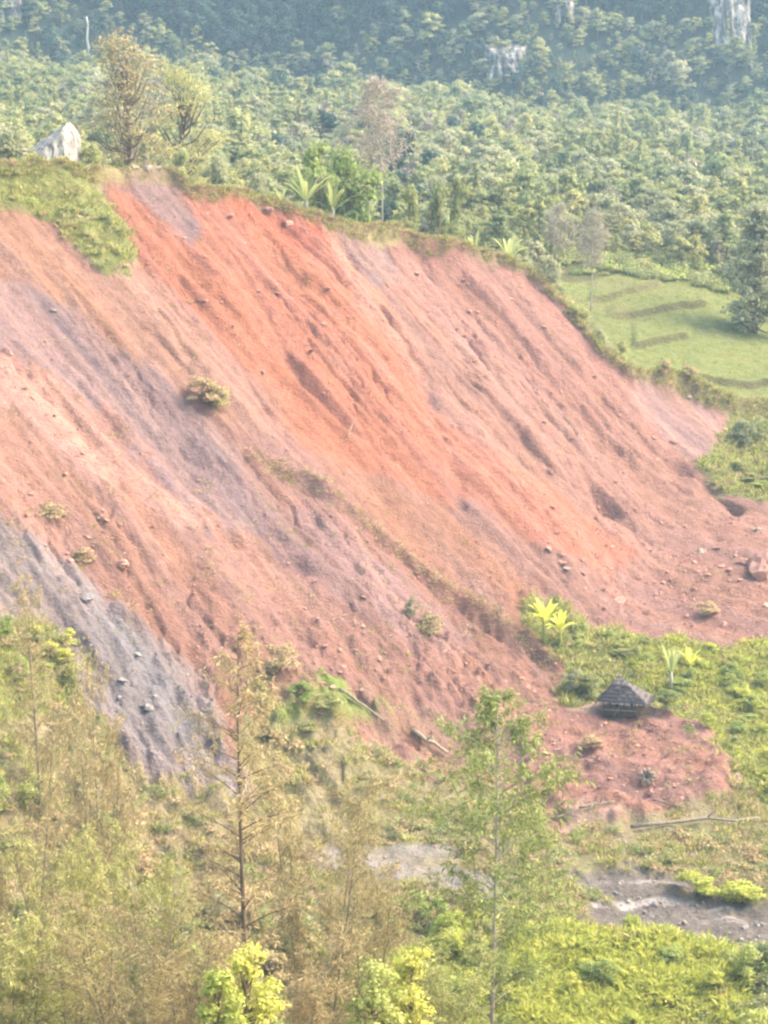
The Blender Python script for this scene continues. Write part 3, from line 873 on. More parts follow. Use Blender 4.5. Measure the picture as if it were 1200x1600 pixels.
h = set_height(p, 325)
t = thing('conifer_tree', p, 'big dark blue-green tree at the far edge of the terraced field', 'tree', None, 0.4, (h / 17 * 1.0, h / 17 * 1.0, h / 17))
link('trunk', layered[0], t); link('crown', layered[1], t)

# pale dead trunks that stand out of the wood
def snag(px, py0, py1, y, r, label):
    y = hit(px, py0 + 4)[1] - 1.5
    u, s0 = ray(px, py0); _, s1 = ray(px, py1)
    x = u * y; z0 = gz(np.array(u), np.array(float(y))).item(); z1 = CAM_Z + s1 * y
    H = z1 - z0
    t = thing('dead_tree', (x, y, z0), label, 'dead tree', 'pale dead trunks in the wood')
    zz = np.linspace(-0.3, H, 6)
    MB().tube(np.stack([0.02 * H * np.sin(zz), 0.01 * H * np.cos(zz), zz], 1), r * np.linspace(1, 0.45, 6), 7).build('trunk', M['bark_white'], t, True)
    for k in range(3):
        z = H * (0.7 + 0.1 * k); a = R.uniform(0, 6.28)
        MB().tube([[0, 0, z], [math.cos(a) * .5, math.sin(a) * .5, z + .5], [math.cos(a) * 1.0, math.sin(a) * 1.0, z + 1.3]], [r * .3, r * .2, r * .07], 5).build('branch', M['bark_pale'], t, True)
snag(137, 72, 26, 400, 0.5, 'bright pale dead trunk standing above the wood at upper left')
snag(836, 215, 185, 470, 0.32, 'short pale dead trunk, left of two below the streaked cliff')
snag(856, 195, 162, 520, 0.32, 'pale dead trunk, right of two below the streaked cliff')
snag(752, 170, 140, 540, 0.3, 'thin pale dead trunk under the left side of the streaked cliff')
snag(1057, 285, 245, 400, 0.22, 'thin pale dead trunk in the wood above the terraced field')

# banana plants and broad shrubs
def banana(name, p, h, n, mat, label, group=None, spread=0.55, leafw=0.085, cat='banana plant', droop=0.55, rz=None):
    t = thing(name, p, label, cat, group, R.uniform(0, 6.28) if rz is None else rz)
    if h < 0: h = set_height(p, -h) / 1.02
    hs = h * 0.42
    MB().tube([[0, 0, -0.2], [0.03, 0, hs * 0.5], [0, 0.03, hs]], [0.14 * h / 3, 0.11 * h / 3, 0.07 * h / 3], 7).build('stem', M['bark_pale'] if mat == 'banana' else M['fresh'], t, True)
    for k in range(n):
        a = 2 * math.pi * k * 0.382 + R.uniform(-.3, .3)
        L = h * R.uniform(0.55, 0.78); el = R.uniform(0.7, 1.4)
        s = np.linspace(0, 1, 7)
        d = np.array([math.cos(a) * math.cos(el), math.sin(a) * math.cos(el), math.sin(el)])
        mid = np.array([0, 0, hs * 0.92]) + d * L * s[:, None] + np.array([0, 0, -droop * L]) * (s[:, None] ** 2.2) * (1.3 - el * 0.6)
        side = np.cross(d, [0, 0, 1]); side /= np.linalg.norm(side)
        w = leafw * h / 3 * np.array([0.12, 0.6, 0.95, 1.0, 0.9, 0.6, 0.06]) * R.uniform(.8, 1.1)
        lift = np.array([0, 0, 1.0]) * 0.35
        A = mid + side * w[:, None] + lift * w[:, None]; B = mid - side * w[:, None] + lift * w[:, None]
        V = np.concatenate([A, mid, B]); q = []
        for i in range(6): q += [(i, i + 1, 8 + i, 7 + i), (7 + i, 8 + i, 15 + i, 14 + i)]
        MB().add(V, q).build('leaf', M[mat], t, True)
    return t

shrub_meshes = {}
def shrub_tpl(mat, h, w, ncl, leaves, size):
    tr, cr = broadleaf(h, w, ncl, leaves, size, trunk_frac=0.1, shape='wide')
    return cr.mesh('foliage', M[mat]), tr.mesh('stem', M['bark'])
SH = {m: [shrub_tpl(m, 2.0, 2.6, 18, 150, 0.165), shrub_tpl(m, 2.4, 2.2, 17, 150, 0.16)] for m in ('lime', 'fresh', 'broad_a', 'broad_b', 'broad_c', 'straw', 'dark')}
def shrub(p, mat, h, w, label, group=None, name='shrub', cat='shrub'):
    if h < 0: h = set_height(p, -h)
    t = thing(name, p, label, cat, group, R.uniform(0, 6.28), (w / 2.5, w / 2.5, h / 2.2))
    f, s = SH[mat][R.randrange(2)]
    link('foliage', f, t); link('stem', s, t)
    return t

banana('banana_plant', back_at(478, 325, 5), -242, 15, 'banana', 'banana plant with upright pale leaves beside a round bush on the slide edge', droop=0.35)
banana('banana_plant', back_at(440, 320, 4), -278, 7, 'banana', 'small banana plant with drooping leaf left of the upright banana plant')
banana('banana_plant', back_at(520, 330, 4.5), -258, 13, 'banana', 'banana plant half hidden in the round bush on the slide edge')
banana('banana_plant', back_at(795, 400, 4), -348, 9, 'banana', 'banana plant with two bright pale arching leaves on the slide edge', leafw=0.10)
banana('banana_plant', back_at(742, 390, 4), -352, 9, 'banana', 'low banana plant just left of the one with bright arching leaves')
shrub(back_at(545, 335, 5), 'fresh', -240, 7.0, 'big round green bush right of the upright banana plant on the slide edge')
shrub(back_at(505, 335, 7), 'fresh', -246, 6.0, 'green bush between the banana plants on the slide edge')
for px, d, h, w, m, lab in ((640, 4, -305, 3.6, 'broad_c', 'low yellow-green bush behind the edge beside the pale trunk'), (690, 5, -305, 4.2, 'broad_c', 'yellow-green bush behind the edge left of the low banana plant'),
                            (715, 7, -300, 3.6, 'broad_c', 'taller yellow-green bush behind the low banana plant'), (862, 1.5, -412, 3.4, 'broad_b', 'grey-green bush hanging on the edge where it turns down'),
                            (905, 1.2, 2.0, 2.8, 'broad_c', 'bush on the steep edge above the field corner'), (942, 1.2, 2.0, 2.6, 'broad_b', 'second bush down the steep edge beside the field'),
                            (972, 1.2, 2.2, 2.8, 'broad_c', 'lowest bush on the steep edge beside the field'), (400, 6, -275, 3.6, 'broad_b', 'grey-green bush on the edge left of the banana plants'),
                            (330, 8, -250, 4.2, 'broad_b', 'wide grey-green bush behind the edge at its upper left bend'), (280, 9, -235, 3.8, 'broad_a', 'green bush behind the bare notch of the edge'),
                            (20, 12, -205, 5, 'broad_b', 'grey-green bush behind the pale log'), (140, 9, -238, 3.4, 'broad_c', 'low bush right behind the white boulder')):
    shrub(back_at(px, 300, d), m, h, w, lab)

# ------------------------------------------------------------------ boulder, log and stones on the plateau
import bmesh
def boulder(p, w, h):
    bm = bmesh.new()
    bmesh.ops.create_icosphere(bm, subdivisions=5, radius=1.0)
    rr = np.random.default_rng(4)
    planes = [((-0.62, -0.35, 0.60), 0.52), ((0.80, -0.35, 0.42), 0.60), ((0.15, -0.9, 0.35), 0.55), ((-0.2, 0.9, 0.45), 0.6), ((-0.9, 0.1, 0.2), 0.82), ((0.95, 0.3, 0.12), 0.74), ((0.35, -0.55, 0.8), 0.86), ((-0.35, -0.8, 0.2), 0.68)]
    for v in bm.verts:
        c = np.array(v.co) * np.array([1.0, 0.8, 1.25])
        for n, o in planes:
            n = np.array(n) / np.linalg.norm(n); k = c @ n
            if k > o: c = c - n * (k - o) * 0.96
        f = fbm(np.array([c[0] * 3 + c[1]]), np.array([c[2] * 2.2 - c[1] * 2]), 90, 4)[0]
        g = abs(fbm(np.array([c[0] * 5 + c[1] * 3]), np.array([c[2] * 0.8]), 91, 3)[0])
        v.co = c * (1 + 0.10 * f) - np.array([0, 0, 0]) + np.array([0, 1, 0]) * (-0.10 * (0.25 - g))
    me = bpy.data.meshes.new('boulder'); bm.to_mesh(me); bm.free()
    co = np.empty(len(me.vertices) * 3, np.float32); me.vertices.foreach_get('co', co); co = co.reshape(-1, 3)
    lo, hi = co.min(0), co.max(0); cut = lo[2] + 0.3 * (hi[2] - lo[2])
    co[:, 0] = (co[:, 0] - (lo[0] + hi[0]) / 2) * w / (hi[0] - lo[0]); co[:, 1] *= w * 0.85 / (hi[1] - lo[1]); co[:, 2] = (co[:, 2] - cut) * h / (hi[2] - cut)
    co[:, 0] += 0.27 * np.maximum(co[:, 2], 0) - 0.5
    me.vertices.foreach_set('co', co.ravel()); me.materials.append(M['limestone']); me.update()
    o = link('boulder', me); o.location = p
    return o
bp = np.array([boulder_at[0], boulder_at[1], gz(np.array(boulder_at[0] / boulder_at[1]), np.array(boulder_at[1])).item()])
bh = set_height(bp, 185)
tag(boulder(bp - [0, 0, 0.15], 8.6, bh), 'large pointed white limestone boulder on the grassy top above the slide', 'boulder')
u0, _ = ray(10, 240)
yl = 227.0
gl = gz(np.array(u0), np.array(yl)).item()
lz = CAM_Z + ray(10, 236)[1] * yl
lg = thing('fallen_log', (u0 * yl, yl, gl), 'pale straight log resting on short props left of the white boulder', 'log')
MB().tube([[-6, 0.4, lz - gl - 0.1], [-2, 0.1, lz - gl], [1, 0, lz - gl + 0.03], [2.1, -0.1, lz - gl + 0.05]], [0.26, 0.25, 0.24, 0.2], 9).build('trunk', M['deadwood'], lg, True)
for x in (-3.5, 0.3):
    MB().tube([[x, 0.2, -0.3], [x + 0.05, 0.1, max(lz - gl - 0.15, 0.2)]], [0.16, 0.13], 7).build('prop', M['deadwood'], lg, True)

def put_rock(p, size, mat, label, seed, group=None, name='rock', cat='rock', squash=(1, 0.85, 0.7), rz=None, sub=2):
    o = link(name, rock_mesh(name, M[mat], seed, sub, 0.3, squash)); o.location = (p[0], p[1], p[2] + size * 0.05)
    o.scale = (size, size, size); o.rotation_euler = (R.uniform(-.3, .3), R.uniform(-.3, .3), R.uniform(0, 6.28) if rz is None else rz)
    return tag(o, label, cat, group)
for px, d, s, lab in ((210, 0.3, 1.3, 'white stone at the top of the purple streak, left of three'), (228, 0.5, 1.7, 'largest white stone at the top of the purple streak, middle of three'), (248, 0.3, 1.1, 'white stone at the top of the purple streak, right of three')):
    put_rock(back_at(px, 262, d), s, 'clod_tan', lab, px, squash=(1.2, 0.8, 0.55))
p = back_at(232, 260, 0.8)
bs = thing('bent_stick', p, 'bent pale stick standing among the white stones on the edge', 'stick')
MB().tube([[0, 0, -0.2], [0.05, 0, 0.7], [-0.05, 0, 1.3], [-0.35, 0, 1.75], [-0.6, 0.05, 1.85]], [0.09, 0.08, 0.07, 0.05, 0.03], 6).build('stem', M['deadwood'], bs, True)
MB().tube([[0.05, 0, 0.75], [0.25, 0.05, 1.05]], [0.05, 0.02], 5).build('branch', M['deadwood'], bs, True)

# ------------------------------------------------------------------ the hut
def hut():
    p = hit(972, 1111)
    t = thing('thatched_hut', p - [0, 0, 0.1], 'small grey thatched hut with a pointed roof beside the red debris', 'hut', None, math.radians(-14), 0.84)
    W, D, H, RH = 3.3, 3.0, 1.45, 2.15
    # plank walls with a gap on the near side
    for side in range(4):
        mb = MB(); n = 14
        for k in range(n):
            a = -0.5 + (k + 0.5) / n
            hh = H + R.uniform(-0.08, 0.05)
            if side == 0 and 4 <= k <= 6: hh = H * 0.55
            th = R.uniform(0.0, 0.03)
            if side in (0, 2):
                y0 = (-D / 2 if side == 0 else D / 2) + th
                mb.box((a * W - W / n * 0.45, y0, -0.2), (a * W + W / n * 0.45, y0 + 0.04, hh))
            else:
                x0 = (-W / 2 if side == 1 else W / 2) + th
                mb.box((x0, a * D - D / n * 0.45, -0.2), (x0 + 0.04, a * D + D / n * 0.45, hh))
        mb.build('wall', M['plank'], t)
    for sx in (-1, 1):
        for sy in (-1, 1):
            MB().tube([[sx * (W / 2 + .06), sy * (D / 2 + .06), -0.4], [sx * (W / 2 + .04), sy * (D / 2 + .05), H + 0.25]], [0.085, 0.07], 7).build('corner_post', M['plank'], t, True)
    MB().box((-W / 2 - 0.1, -D / 2 - 0.16, 0.42), (W / 2 + 0.1, -D / 2 - 0.08, 0.52)).build('rail', M['deadwood'], t)
    lb = MB().tube([[-0.55, -D / 2 - 0.35, 0.0], [0.15, -D / 2 - 0.14, 1.15]], [0.06, 0.05], 6).build('leaning_pole', M['deadwood'], t, True)
    # roof: hipped thatch with short ridge, built of courses
    n_c = 7; ov = 0.45
    roof = MB()
    hw, hd = W / 2 + ov, D / 2 + ov
    for c in range(n_c):
        t0, t1 = c / n_c, (c + 1) / n_c
        z0 = H - 0.1 + RH * t0; z1 = H - 0.1 + RH * min(1, t1 + 0.05)
        def ring(tt, grow): return (hw * (1 - tt) + 0.12 + grow, hd * (1 - tt) + 0.05 + grow)
        a0, b0 = ring(t0, 0.012); a1, b1 = ring(min(1, t1 + 0.05), 0.0)
        sh0, sh1 = -0.42 * t0, -0.42 * min(1, t1 + 0.05); ex0, ex1 = 0.7 * (1 - t0), 0.7 * (1 - min(1, t1 + 0.05))
        m = 12
        def loop(a, b, z, jit, sh, ex):
            pts = []
            for (x0, y0), (x1, y1) in (((-a, -b), (a, -b)), ((a, -b), (a, b)), ((a, b), (-a, b)), ((-a, b), (-a, -b))):
                for k in range(m):
                    s = k / m
                    xx = x0 + (x1 - x0) * s
                    pts.append((xx + sh + ex * (xx + a) / (2 * a), y0 + (y1 - y0) * s, z + R.uniform(-jit, jit) - 0.12 * ex * (xx + a) / (2 * a)))
            return pts
        lo = loop(a0, b0, z0, 0.05 if c else 0.09, sh0, ex0); hi = loop(a1, b1, z1, 0.0, sh1, ex1); under = [(x * 0.93, y * 0.93, z + 0.05) for x, y, z in lo]
        N = 4 * m
        roof.add(lo + hi + under, [(k, (k + 1) % N, N + (k + 1) % N, N + k) for k in range(N)] + [(2 * N + k, 2 * N + (k + 1) % N, (k + 1) % N, k) for k in range(N)])
    ro = roof.build('roof', M['thatch'], t)
    fr = MB(); k = 420
    per = rng.random(k) * 4
    P = []; Dd = []
    for s in per:
        e = int(s); f = s - e
        a, b = hw + 0.2, hd + 0.14
        c = [(-a, -b), (a + 0.7, -b), (a + 0.7, b), (-a, b)]; x0, y0 = c[e]; x1, y1 = c[(e + 1) % 4]
        P.append((x0 + (x1 - x0) * f, y0 + (y1 - y0) * f, H - 0.05)); nx, ny = (0, -1) if e == 0 else (1, 0) if e == 1 else (0, 1) if e == 2 else (-1, 0)
        Dd.append((nx * 0.55, ny * 0.55, -1))
    fr.blades(np.array(P), np.array(Dd) + 0.2 * rng.normal(size=(k, 3)), 0.22 + 0.16 * rng.random(k), 0.12)
    fr.build('fringe', M['thatch_edge'], ro)['kind'] = 'stuff'
    MB().tube([[-0.62, 0, H + RH - 0.12], [-0.42, 0.02, H + RH - 0.03], [-0.2, 0, H + RH - 0.12]], [0.07, 0.11, 0.07], 7).build('ridge_cap', M['thatch'], ro, True)
    return t
hut()

# ------------------------------------------------------------------ clods, rocks and drift wood on the slide
def named_px(px, py): return hit(px, py)
big = [
    (1188, 892, 5.0, 'clod_red', 'big dark red earth block at the right foot of the slide'),
    (1095, 862, 1.1, 'clod_tan', 'pale flat stone left of the big red block'),
    (1185, 828, 1.0, 'clod_tan', 'pale stone just above the big red block'),
    (885, 890, 0.8, 'clod_tan', 'small whitish stone in the middle of the lower right slope'),
    (1118, 858, 1.1, 'clod_red', 'red clod just right of the pale flat stone'),
    (970, 940, 1.4, 'clod_red', 'red clod at the toe above the lush green patch'),
    (1010, 960, 1.2, 'clod_red', 'red clod lowest on the toe above the lush green patch'),
    (1160, 880, 1.3, 'clod_red', 'red clod at the left side of the big red block'),
    (12, 553, 1.4, 'clod_red', 'pinkish clod at the left end of the pale pink streak'),
    (84, 488, 0.8, 'clod_tan', 'pale stone at the head of the purple band'),
    (188, 884, 1.6, 'clod_red', 'orange clod with dark underside on the lower left slope'),
    (1075, 622, 0.9, 'clod_tan', 'pale stone under the small bank at the corner of the field'),
    (1052, 692, 1.1, 'clod_red', 'pinkish clod in the grey-pink hollow beside the field'),
    (860, 740, 1.1, 'clod_red', 'brown clod in the gully on the right slope'),
    (706, 668, 1.2, 'clod_red', 'dark red clod in the middle of the slide'),
    (135, 938, 1.3, 'clod_grey', 'pale clod on the upper rim of the grey rock'),
    (212, 1025, 1.1, 'clod_grey', 'long grey slab in the middle of the grey rock'),
    (190, 1065, 1.0, 'clod_grey', 'grey slab lower down in the grey rock'),
    (233, 1108, 1.1, 'clod_grey', 'dark grey block at the foot of the grey rock'),
    (360, 340, 1.2, 'clod_red', 'red clod right under the edge left of the banana plants'),
    (420, 330, 1.5, 'clod_red', 'bright red block right under the slide edge'),
    (450, 350, 1.4, 'clod_red', 'second bright red block under the slide edge'),
    (598, 1252, 0.6, 'clod_tan', 'tiny white stone left of the green feathery tree'),
]
for k, (px, py, s, m, lab) in enumerate(big):
    put_rock(hit(px, py), s, m, lab, 100 + k, sub=3, squash=(1.0, 0.85, 0.72) if 'slab' not in lab and 'flat' not in lab else (1.7, 0.7, 0.4), rz=-0.9 if 'slab' in lab else None)
rock_sets = {m: [rock_mesh('clod', M[m], 300 + 10 * j + i, 2, 0.4, (1, R.uniform(.6, .95), R.uniform(.5, .75))) for i in range(4)] for j, m in enumerate(('clod_red', 'clod_grey', 'clod_tan'))}
zones = [  # pixel box polygon, number, size range, material, wording
    ([(860, 760), (1000, 800), (1200, 860), (1200, 990), (1010, 985), (900, 930), (820, 850)], 110, (0.3, 1.0), 'clod_red', 'small red clod among many on the debris apron above the lush green patch', 'clods on the apron'),
    ([(830, 1130), (1040, 1120), (1130, 1200), (1100, 1260), (880, 1270)], 45, (0.3, 0.75), 'clod_red', 'small red clod among many on the debris tongue in front of the hut', 'clods on the debris tongue'),
    ([(420, 860), (700, 1000), (860, 1080), (640, 1150), (480, 1060)], 45, (0.3, 0.8), 'clod_red', 'small reddish clod among many on the lower middle slope', 'clods on the lower middle slope'),
    ([(640, 420), (800, 430), (1060, 720), (960, 760), (760, 600)], 40, (0.35, 0.9), 'clod_red', 'small pinkish clod among many on the upper right slope', 'clods on the upper right slope'),
    ([(230, 300), (520, 360), (620, 600), (440, 640), (300, 480)], 36, (0.35, 0.8), 'clod_red', 'small orange clod among many on the upper orange slope', 'clods on the orange slope'),
    ([(0, 560), (300, 830), (330, 1000), (60, 880), (0, 790)], 36, (0.3, 0.75), 'clod_red', 'small tan-pink clod among many on the left slope', 'clods on the left slope'),
    ([(100, 940), (330, 1060), (370, 1240), (200, 1180)], 14, (0.3, 0.7), 'clod_grey', 'grey shale piece among many on the grey rock', 'shale pieces on the grey rock'),
    ([(900, 1300), (1200, 1290), (1200, 1370), (940, 1360)], 36, (0.2, 0.5), 'clod_tan', 'small pale stone among many on the flat ground below the debris tongue', 'stones on the flat ground'),
    ([(930, 1380), (1200, 1440), (1200, 1480), (1060, 1460)], 26, (0.25, 0.7), 'clod_grey', 'dark grey clod among many on the mud strip', 'clods on the mud strip'),
]
def pip(poly, x, y):
    return bool(inside(np.array(poly, float), np.array([float(x)]), np.array([float(y)]))[0])
for poly, n, (s0, s1), m, lab, grp in zones:
    xs = [a for a, b in poly]; ys = [b for a, b in poly]; c = 0
    while c < n:
        px, py = R.uniform(min(xs), max(xs)), R.uniform(min(ys), max(ys))
        if not pip(poly, px, py): continue
        c += 1
        p = hit(px, py); s = s0 + (s1 - s0) * R.random() ** 2
        o = link('earth_clod' if m == 'clod_red' else 'stone', R.choice(rock_sets[m]))
        o.location = (p[0], p[1], p[2] + s * 0.07); o.scale = (s * R.uniform(.9, 1.5), s, s); o.rotation_euler = (R.uniform(-.4, .4), R.uniform(-.4, .4), R.uniform(0, 6.28))
        word = 'larger' if s > s0 + 0.25 * (s1 - s0) else 'smaller'
        tag(o, (lab.replace('small ', word + ' ') if 'small ' in lab else word + ' ' + lab), 'clod' if m == 'clod_red' else 'stone', word + ' ' + grp)
# crumbs: uncountable
pts, rot, scl, pk = [], [], [], []
tries = 0
while len(pts) < 9000 and tries < 60000:
    tries += 1
    u = R.uniform(-0.22, 0.22); y = R.uniform(130, 250)
    b = gz(np.array(u), np.array(y), bare).item(); mm = gz(np.array(u), np.array(y), mud).item()
    z = gz(np.array(u), np.array(y)).item()
    if b < 0.5 and mm < .5 and not (y < 165 and R.random() < 0.3): continue
    dens = 0.25 + 0.75 * max(0, min(1, (16 - z) / 14))
    clus = vnoise(np.array(u * y / 3.0), np.array(y / 3.0), 95).item()
    if R.random() > dens * (0.25 + 1.3 * clus ** 2): continue
    s = 0.08 + 0.32 * R.random() ** 3
    pts.append((u * y, y, z + s * 0.1)); rot.append((R.uniform(-.5, .5), R.uniform(-.5, .5), R.uniform(0, 6.28))); scl.append((s * 1.2, s, s))
    g = gz(np.array(u), np.array(y), grey).item()
    pk.append((R.randrange(4) if g < .5 and mm < .5 else 4 + R.randrange(4)) if R.random() < 0.85 else 8 + R.randrange(4))
scatter('rubble', pts, rot, scl, pk, rock_sets['clod_red'] + rock_sets['clod_grey'] + rock_sets['clod_tan'], 'loose crumbs of red earth and stone strewn over the slide')

# fallen stems
def stick(px0, py0, px1, py1, r, label, mat='deadwood', lift=0.15, branches=2):
    a, b = hit(px0, py0), hit(px1, py1)
    m = (a + b) / 2
    t = thing('fallen_log', m, label, 'log')
    n = 6; s = np.linspace(0, 1, n)[:, None]
    pts = a + (b - a) * s - m; pts[:, 2] += lift + r; pts[1:-1] += rng.normal(size=(n - 2, 3)) * 0.03 * np.linalg.norm(b - a) * 0.4
    MB().tube(pts, np.linspace(r, r * 0.55, n), 7).build('trunk', M[mat], t, True)
    for k in range(branches):
        c = pts[2 + k]; d = unit(1)[0]; d[2] = abs(d[2])
        MB().tube([c, c + d * 0.5, c + d * 0.9 + [0, 0, 0.1]], [r * .45, r * .3, r * .1], 5).build('branch', M[mat], t, True)
stick(985, 1298, 1185, 1284, 0.16, 'long pale log lying on the flat ground below the debris tongue')
stick(905, 1268, 960, 1258, 0.12, 'short pale log at the lower rim of the debris tongue')
stick(645, 1150, 700, 1185, 0.22, 'leaning brown log on the left of the green feathery tree')
stick(530, 1082, 600, 1135, 0.14, 'thin pale stem lying across the green patch at the toe')
stick(935, 1085, 985, 1088, 0.10, 'thin pale pole lying in front of the hut')
stick(543, 686, 552, 664, 0.05, 'thin twig standing out of the orange slope', branches=1)
stick(1020, 1255, 1075, 1268, 0.09, 'thin dark stick at the right foot of the debris tongue', mat='bark')

# torn-up stump ring on the debris tongue
p = hit(1008, 1222)
st_ = thing('uprooted_stump', p, 'uprooted tree stump with a ring of roots on the debris tongue', 'stump')
MB().tube([[0.0, 0.45, 0.25], [0.05, 0.1, 0.45], [0.05, -0.35, 0.5]], [0.30, 0.26, 0.24], 9).build('trunk', M['bark'], st_, True)
for k in range(9):
    a = 2 * math.pi * k / 9 + R.uniform(-.2, .2)
    d = np.array([math.cos(a), -0.25, math.sin(a)])
    MB().tube([[0.05, -0.3, 0.5] + d * 0.2, [0.05, -0.35, 0.55] + d * 0.6, [0.05, -0.2, 0.5] + d * R.uniform(.6, .85) + [0, 0, -.05]], [0.17, 0.13, 0.05], 6).build('root', M['deadwood'], st_, True)

# ------------------------------------------------------------------ plants on the slide and its foot
for px, py, h, w, m, lab in (
        (318, 632, 2.4, 3.6, 'straw', 'round dry bush stranded in the middle of the left slope'), (338, 638, 2.0, 2.4, 'broad_c', 'olive bush at the right side of the stranded dry bush'),
        (672, 995, 1.9, 2.6, 'straw', 'dry bush on the pink lower slope'), (640, 968, 1.5, 1.6, 'broad_b', 'dark small bush at the upper left of the dry bush on the pink slope'),
        (440, 1052, 2.2, 2.8, 'straw', 'dry bush crowning the green patch at the toe'), (470, 1095, 1.2, 2.8, 'fresh', 'green bush on the left of the green patch at the toe'), (520, 1108, 1.2, 3.0, 'broad_c', 'green bush on the right of the green patch at the toe'),
        (1165, 700, 3.0, 3.4, 'broad_b', 'dark olive bush under the bank at the right edge of the slide'), (1185, 690, 2.4, 2.6, 'broad_a', 'green bush at the right picture edge under the bank'),
        (918, 1092, 2.2, 2.6, 'broad_c', 'olive bush against the left wall of the hut'), (895, 1085, 1.8, 2.6, 'broad_b', 'grey-green bush left of the hut'), (1040, 1108, 1.7, 2.4, 'broad_c', 'olive bush against the right wall of the hut'),
        (1035, 588, 1.4, 2.6, 'straw', 'dry bush on the small bank at the corner of the field'), (1075, 592, 1.2, 2.2, 'straw', 'dry bush at the right end of the small bank'),
        (925, 1170, 1.0, 2.2, 'straw', 'dry low bush on the left of the debris tongue'), (1105, 960, 1.2, 2.2, 'straw', 'dry low bush at the right foot of the apron'),
        (80, 812, 1.2, 3.0, 'straw', 'dry tuft of bush on the far left slope'), (130, 880, 1.0, 2.0, 'straw', 'small dry bush above the grey rock'),
        (985, 1462, 1.4, 1.6, 'lime', 'small lime bush below the left end of the mud strip'), (1090, 1400, 1.5, 3.4, 'lime', 'lime bush above the mud strip, left of two'), (1150, 1412, 1.4, 3.4, 'lime', 'lime bush above the mud strip, right of two')):
    shrub(hit(px, py), m, h, w, lab)
banana('banana_plant', hit(850, 1005), 4.6, 19, 'banana_lime', 'bright lime banana-like plant on the rim of the slide above the hut', leafw=0.17)
banana('banana_plant', hit(875, 1010), 3.6, 14, 'banana_lime', 'smaller lime plant hugging the bright banana-like plant', leafw=0.17)
banana('banana_plant', hit(1048, 1085), 4.6, 8, 'banana', 'tall pale-stemmed banana plant right behind the hut', leafw=0.10, droop=0.3)
banana('banana_plant', hit(1078, 1060), 3.2, 7, 'banana_lime', 'lime banana plant in the lush patch right of the hut', leafw=0.16)
# lush patch right of the hut: low bushes that nothing tells apart
def fill(poly, n, mats, hr, wr, label, group, cat='shrub'):
    xs = [a for a, b in poly]; ys = [b for a, b in poly]; c = 0
    while c < n:
        px, py = R.uniform(min(xs), max(xs)), R.uniform(min(ys), max(ys))
        if not pip(poly, px, py): continue
        c += 1
        m = R.choice(mats); h = R.uniform(*hr); w = R.uniform(*wr)
        word = ('tall ' if h > sum(hr) / 2 else 'low ') + ('broad ' if w > sum(wr) / 2 else 'narrow ') + {'lime': 'lime-yellow', 'fresh': 'fresh green', 'broad_c': 'yellow-green', 'broad_b': 'grey-green', 'broad_a': 'mid-green', 'straw': 'straw-coloured'}[m]
        shrub(hit(px, py), m, h, w, '%s bush %s' % (word, label), '%s bushes %s' % (word, group))
fill([(1040, 1020), (1240, 1022), (1240, 1170), (1120, 1150), (1060, 1110)], 26, ['lime', 'fresh', 'fresh'], (0.7, 1.5), (1.3, 2.3), 'in the lush patch right of the hut', 'right of the hut')
fill([(900, 985), (1040, 1015), (1040, 1050), (960, 1040), (880, 1030)], 10, ['fresh', 'broad_c'], (0.5, 1.1), (1.5, 2.4), 'in the thicket behind the hut', 'behind the hut')
fill([(1140, 1170), (1240, 1180), (1240, 1260), (1170, 1240)], 12, ['broad_c', 'lime'], (0.8, 1.3), (1.5, 2.4), 'right of the debris tongue', 'right of the debris tongue')
fill([(1120, 720), (1240, 720), (1240, 780), (1130, 765)], 8, ['broad_c', 'fresh'], (0.6, 1.1), (1.5, 2.6), 'on the grass at the right end of the slide', 'at the right end of the slide')
fill([(860, 1490), (1160, 1500), (1160, 1640), (760, 1640), (760, 1540)], 14, ['lime', 'lime', 'fresh'], (0.8, 1.5), (1.4, 2.4), 'in the bright thicket below the mud strip', 'below the mud strip')
fill([(1150, 1520), (1260, 1500), (1260, 1660), (1150, 1660)], 8, ['broad_a', 'fresh'], (2.0, 3.0), (2.2, 3.2), 'in the bottom right corner', 'in the bottom right corner')
fill([(560, 1440), (760, 1440), (760, 1640), (540, 1640)], 26, ['fresh', 'lime', 'broad_c'], (1.6, 3.0), (2.0, 3.0), 'at the foot of the green feathery tree', 'under the green feathery tree')
fill([(-40, 1240), (200, 1300), (330, 1420), (560, 1500), (540, 1660), (-40, 1660)], 46, ['broad_c', 'broad_b', 'straw', 'fresh'], (1.5, 3.0), (2.0, 3.2), 'under the brown feathery trees', 'under the brown feathery trees')
fill([(0, 985), (110, 990), (120, 1060), (0, 1080)], 9, ['lime', 'fresh'], (0.9, 1.3), (1.3, 1.9), 'at the left picture edge below the grey soil', 'at the left picture edge')

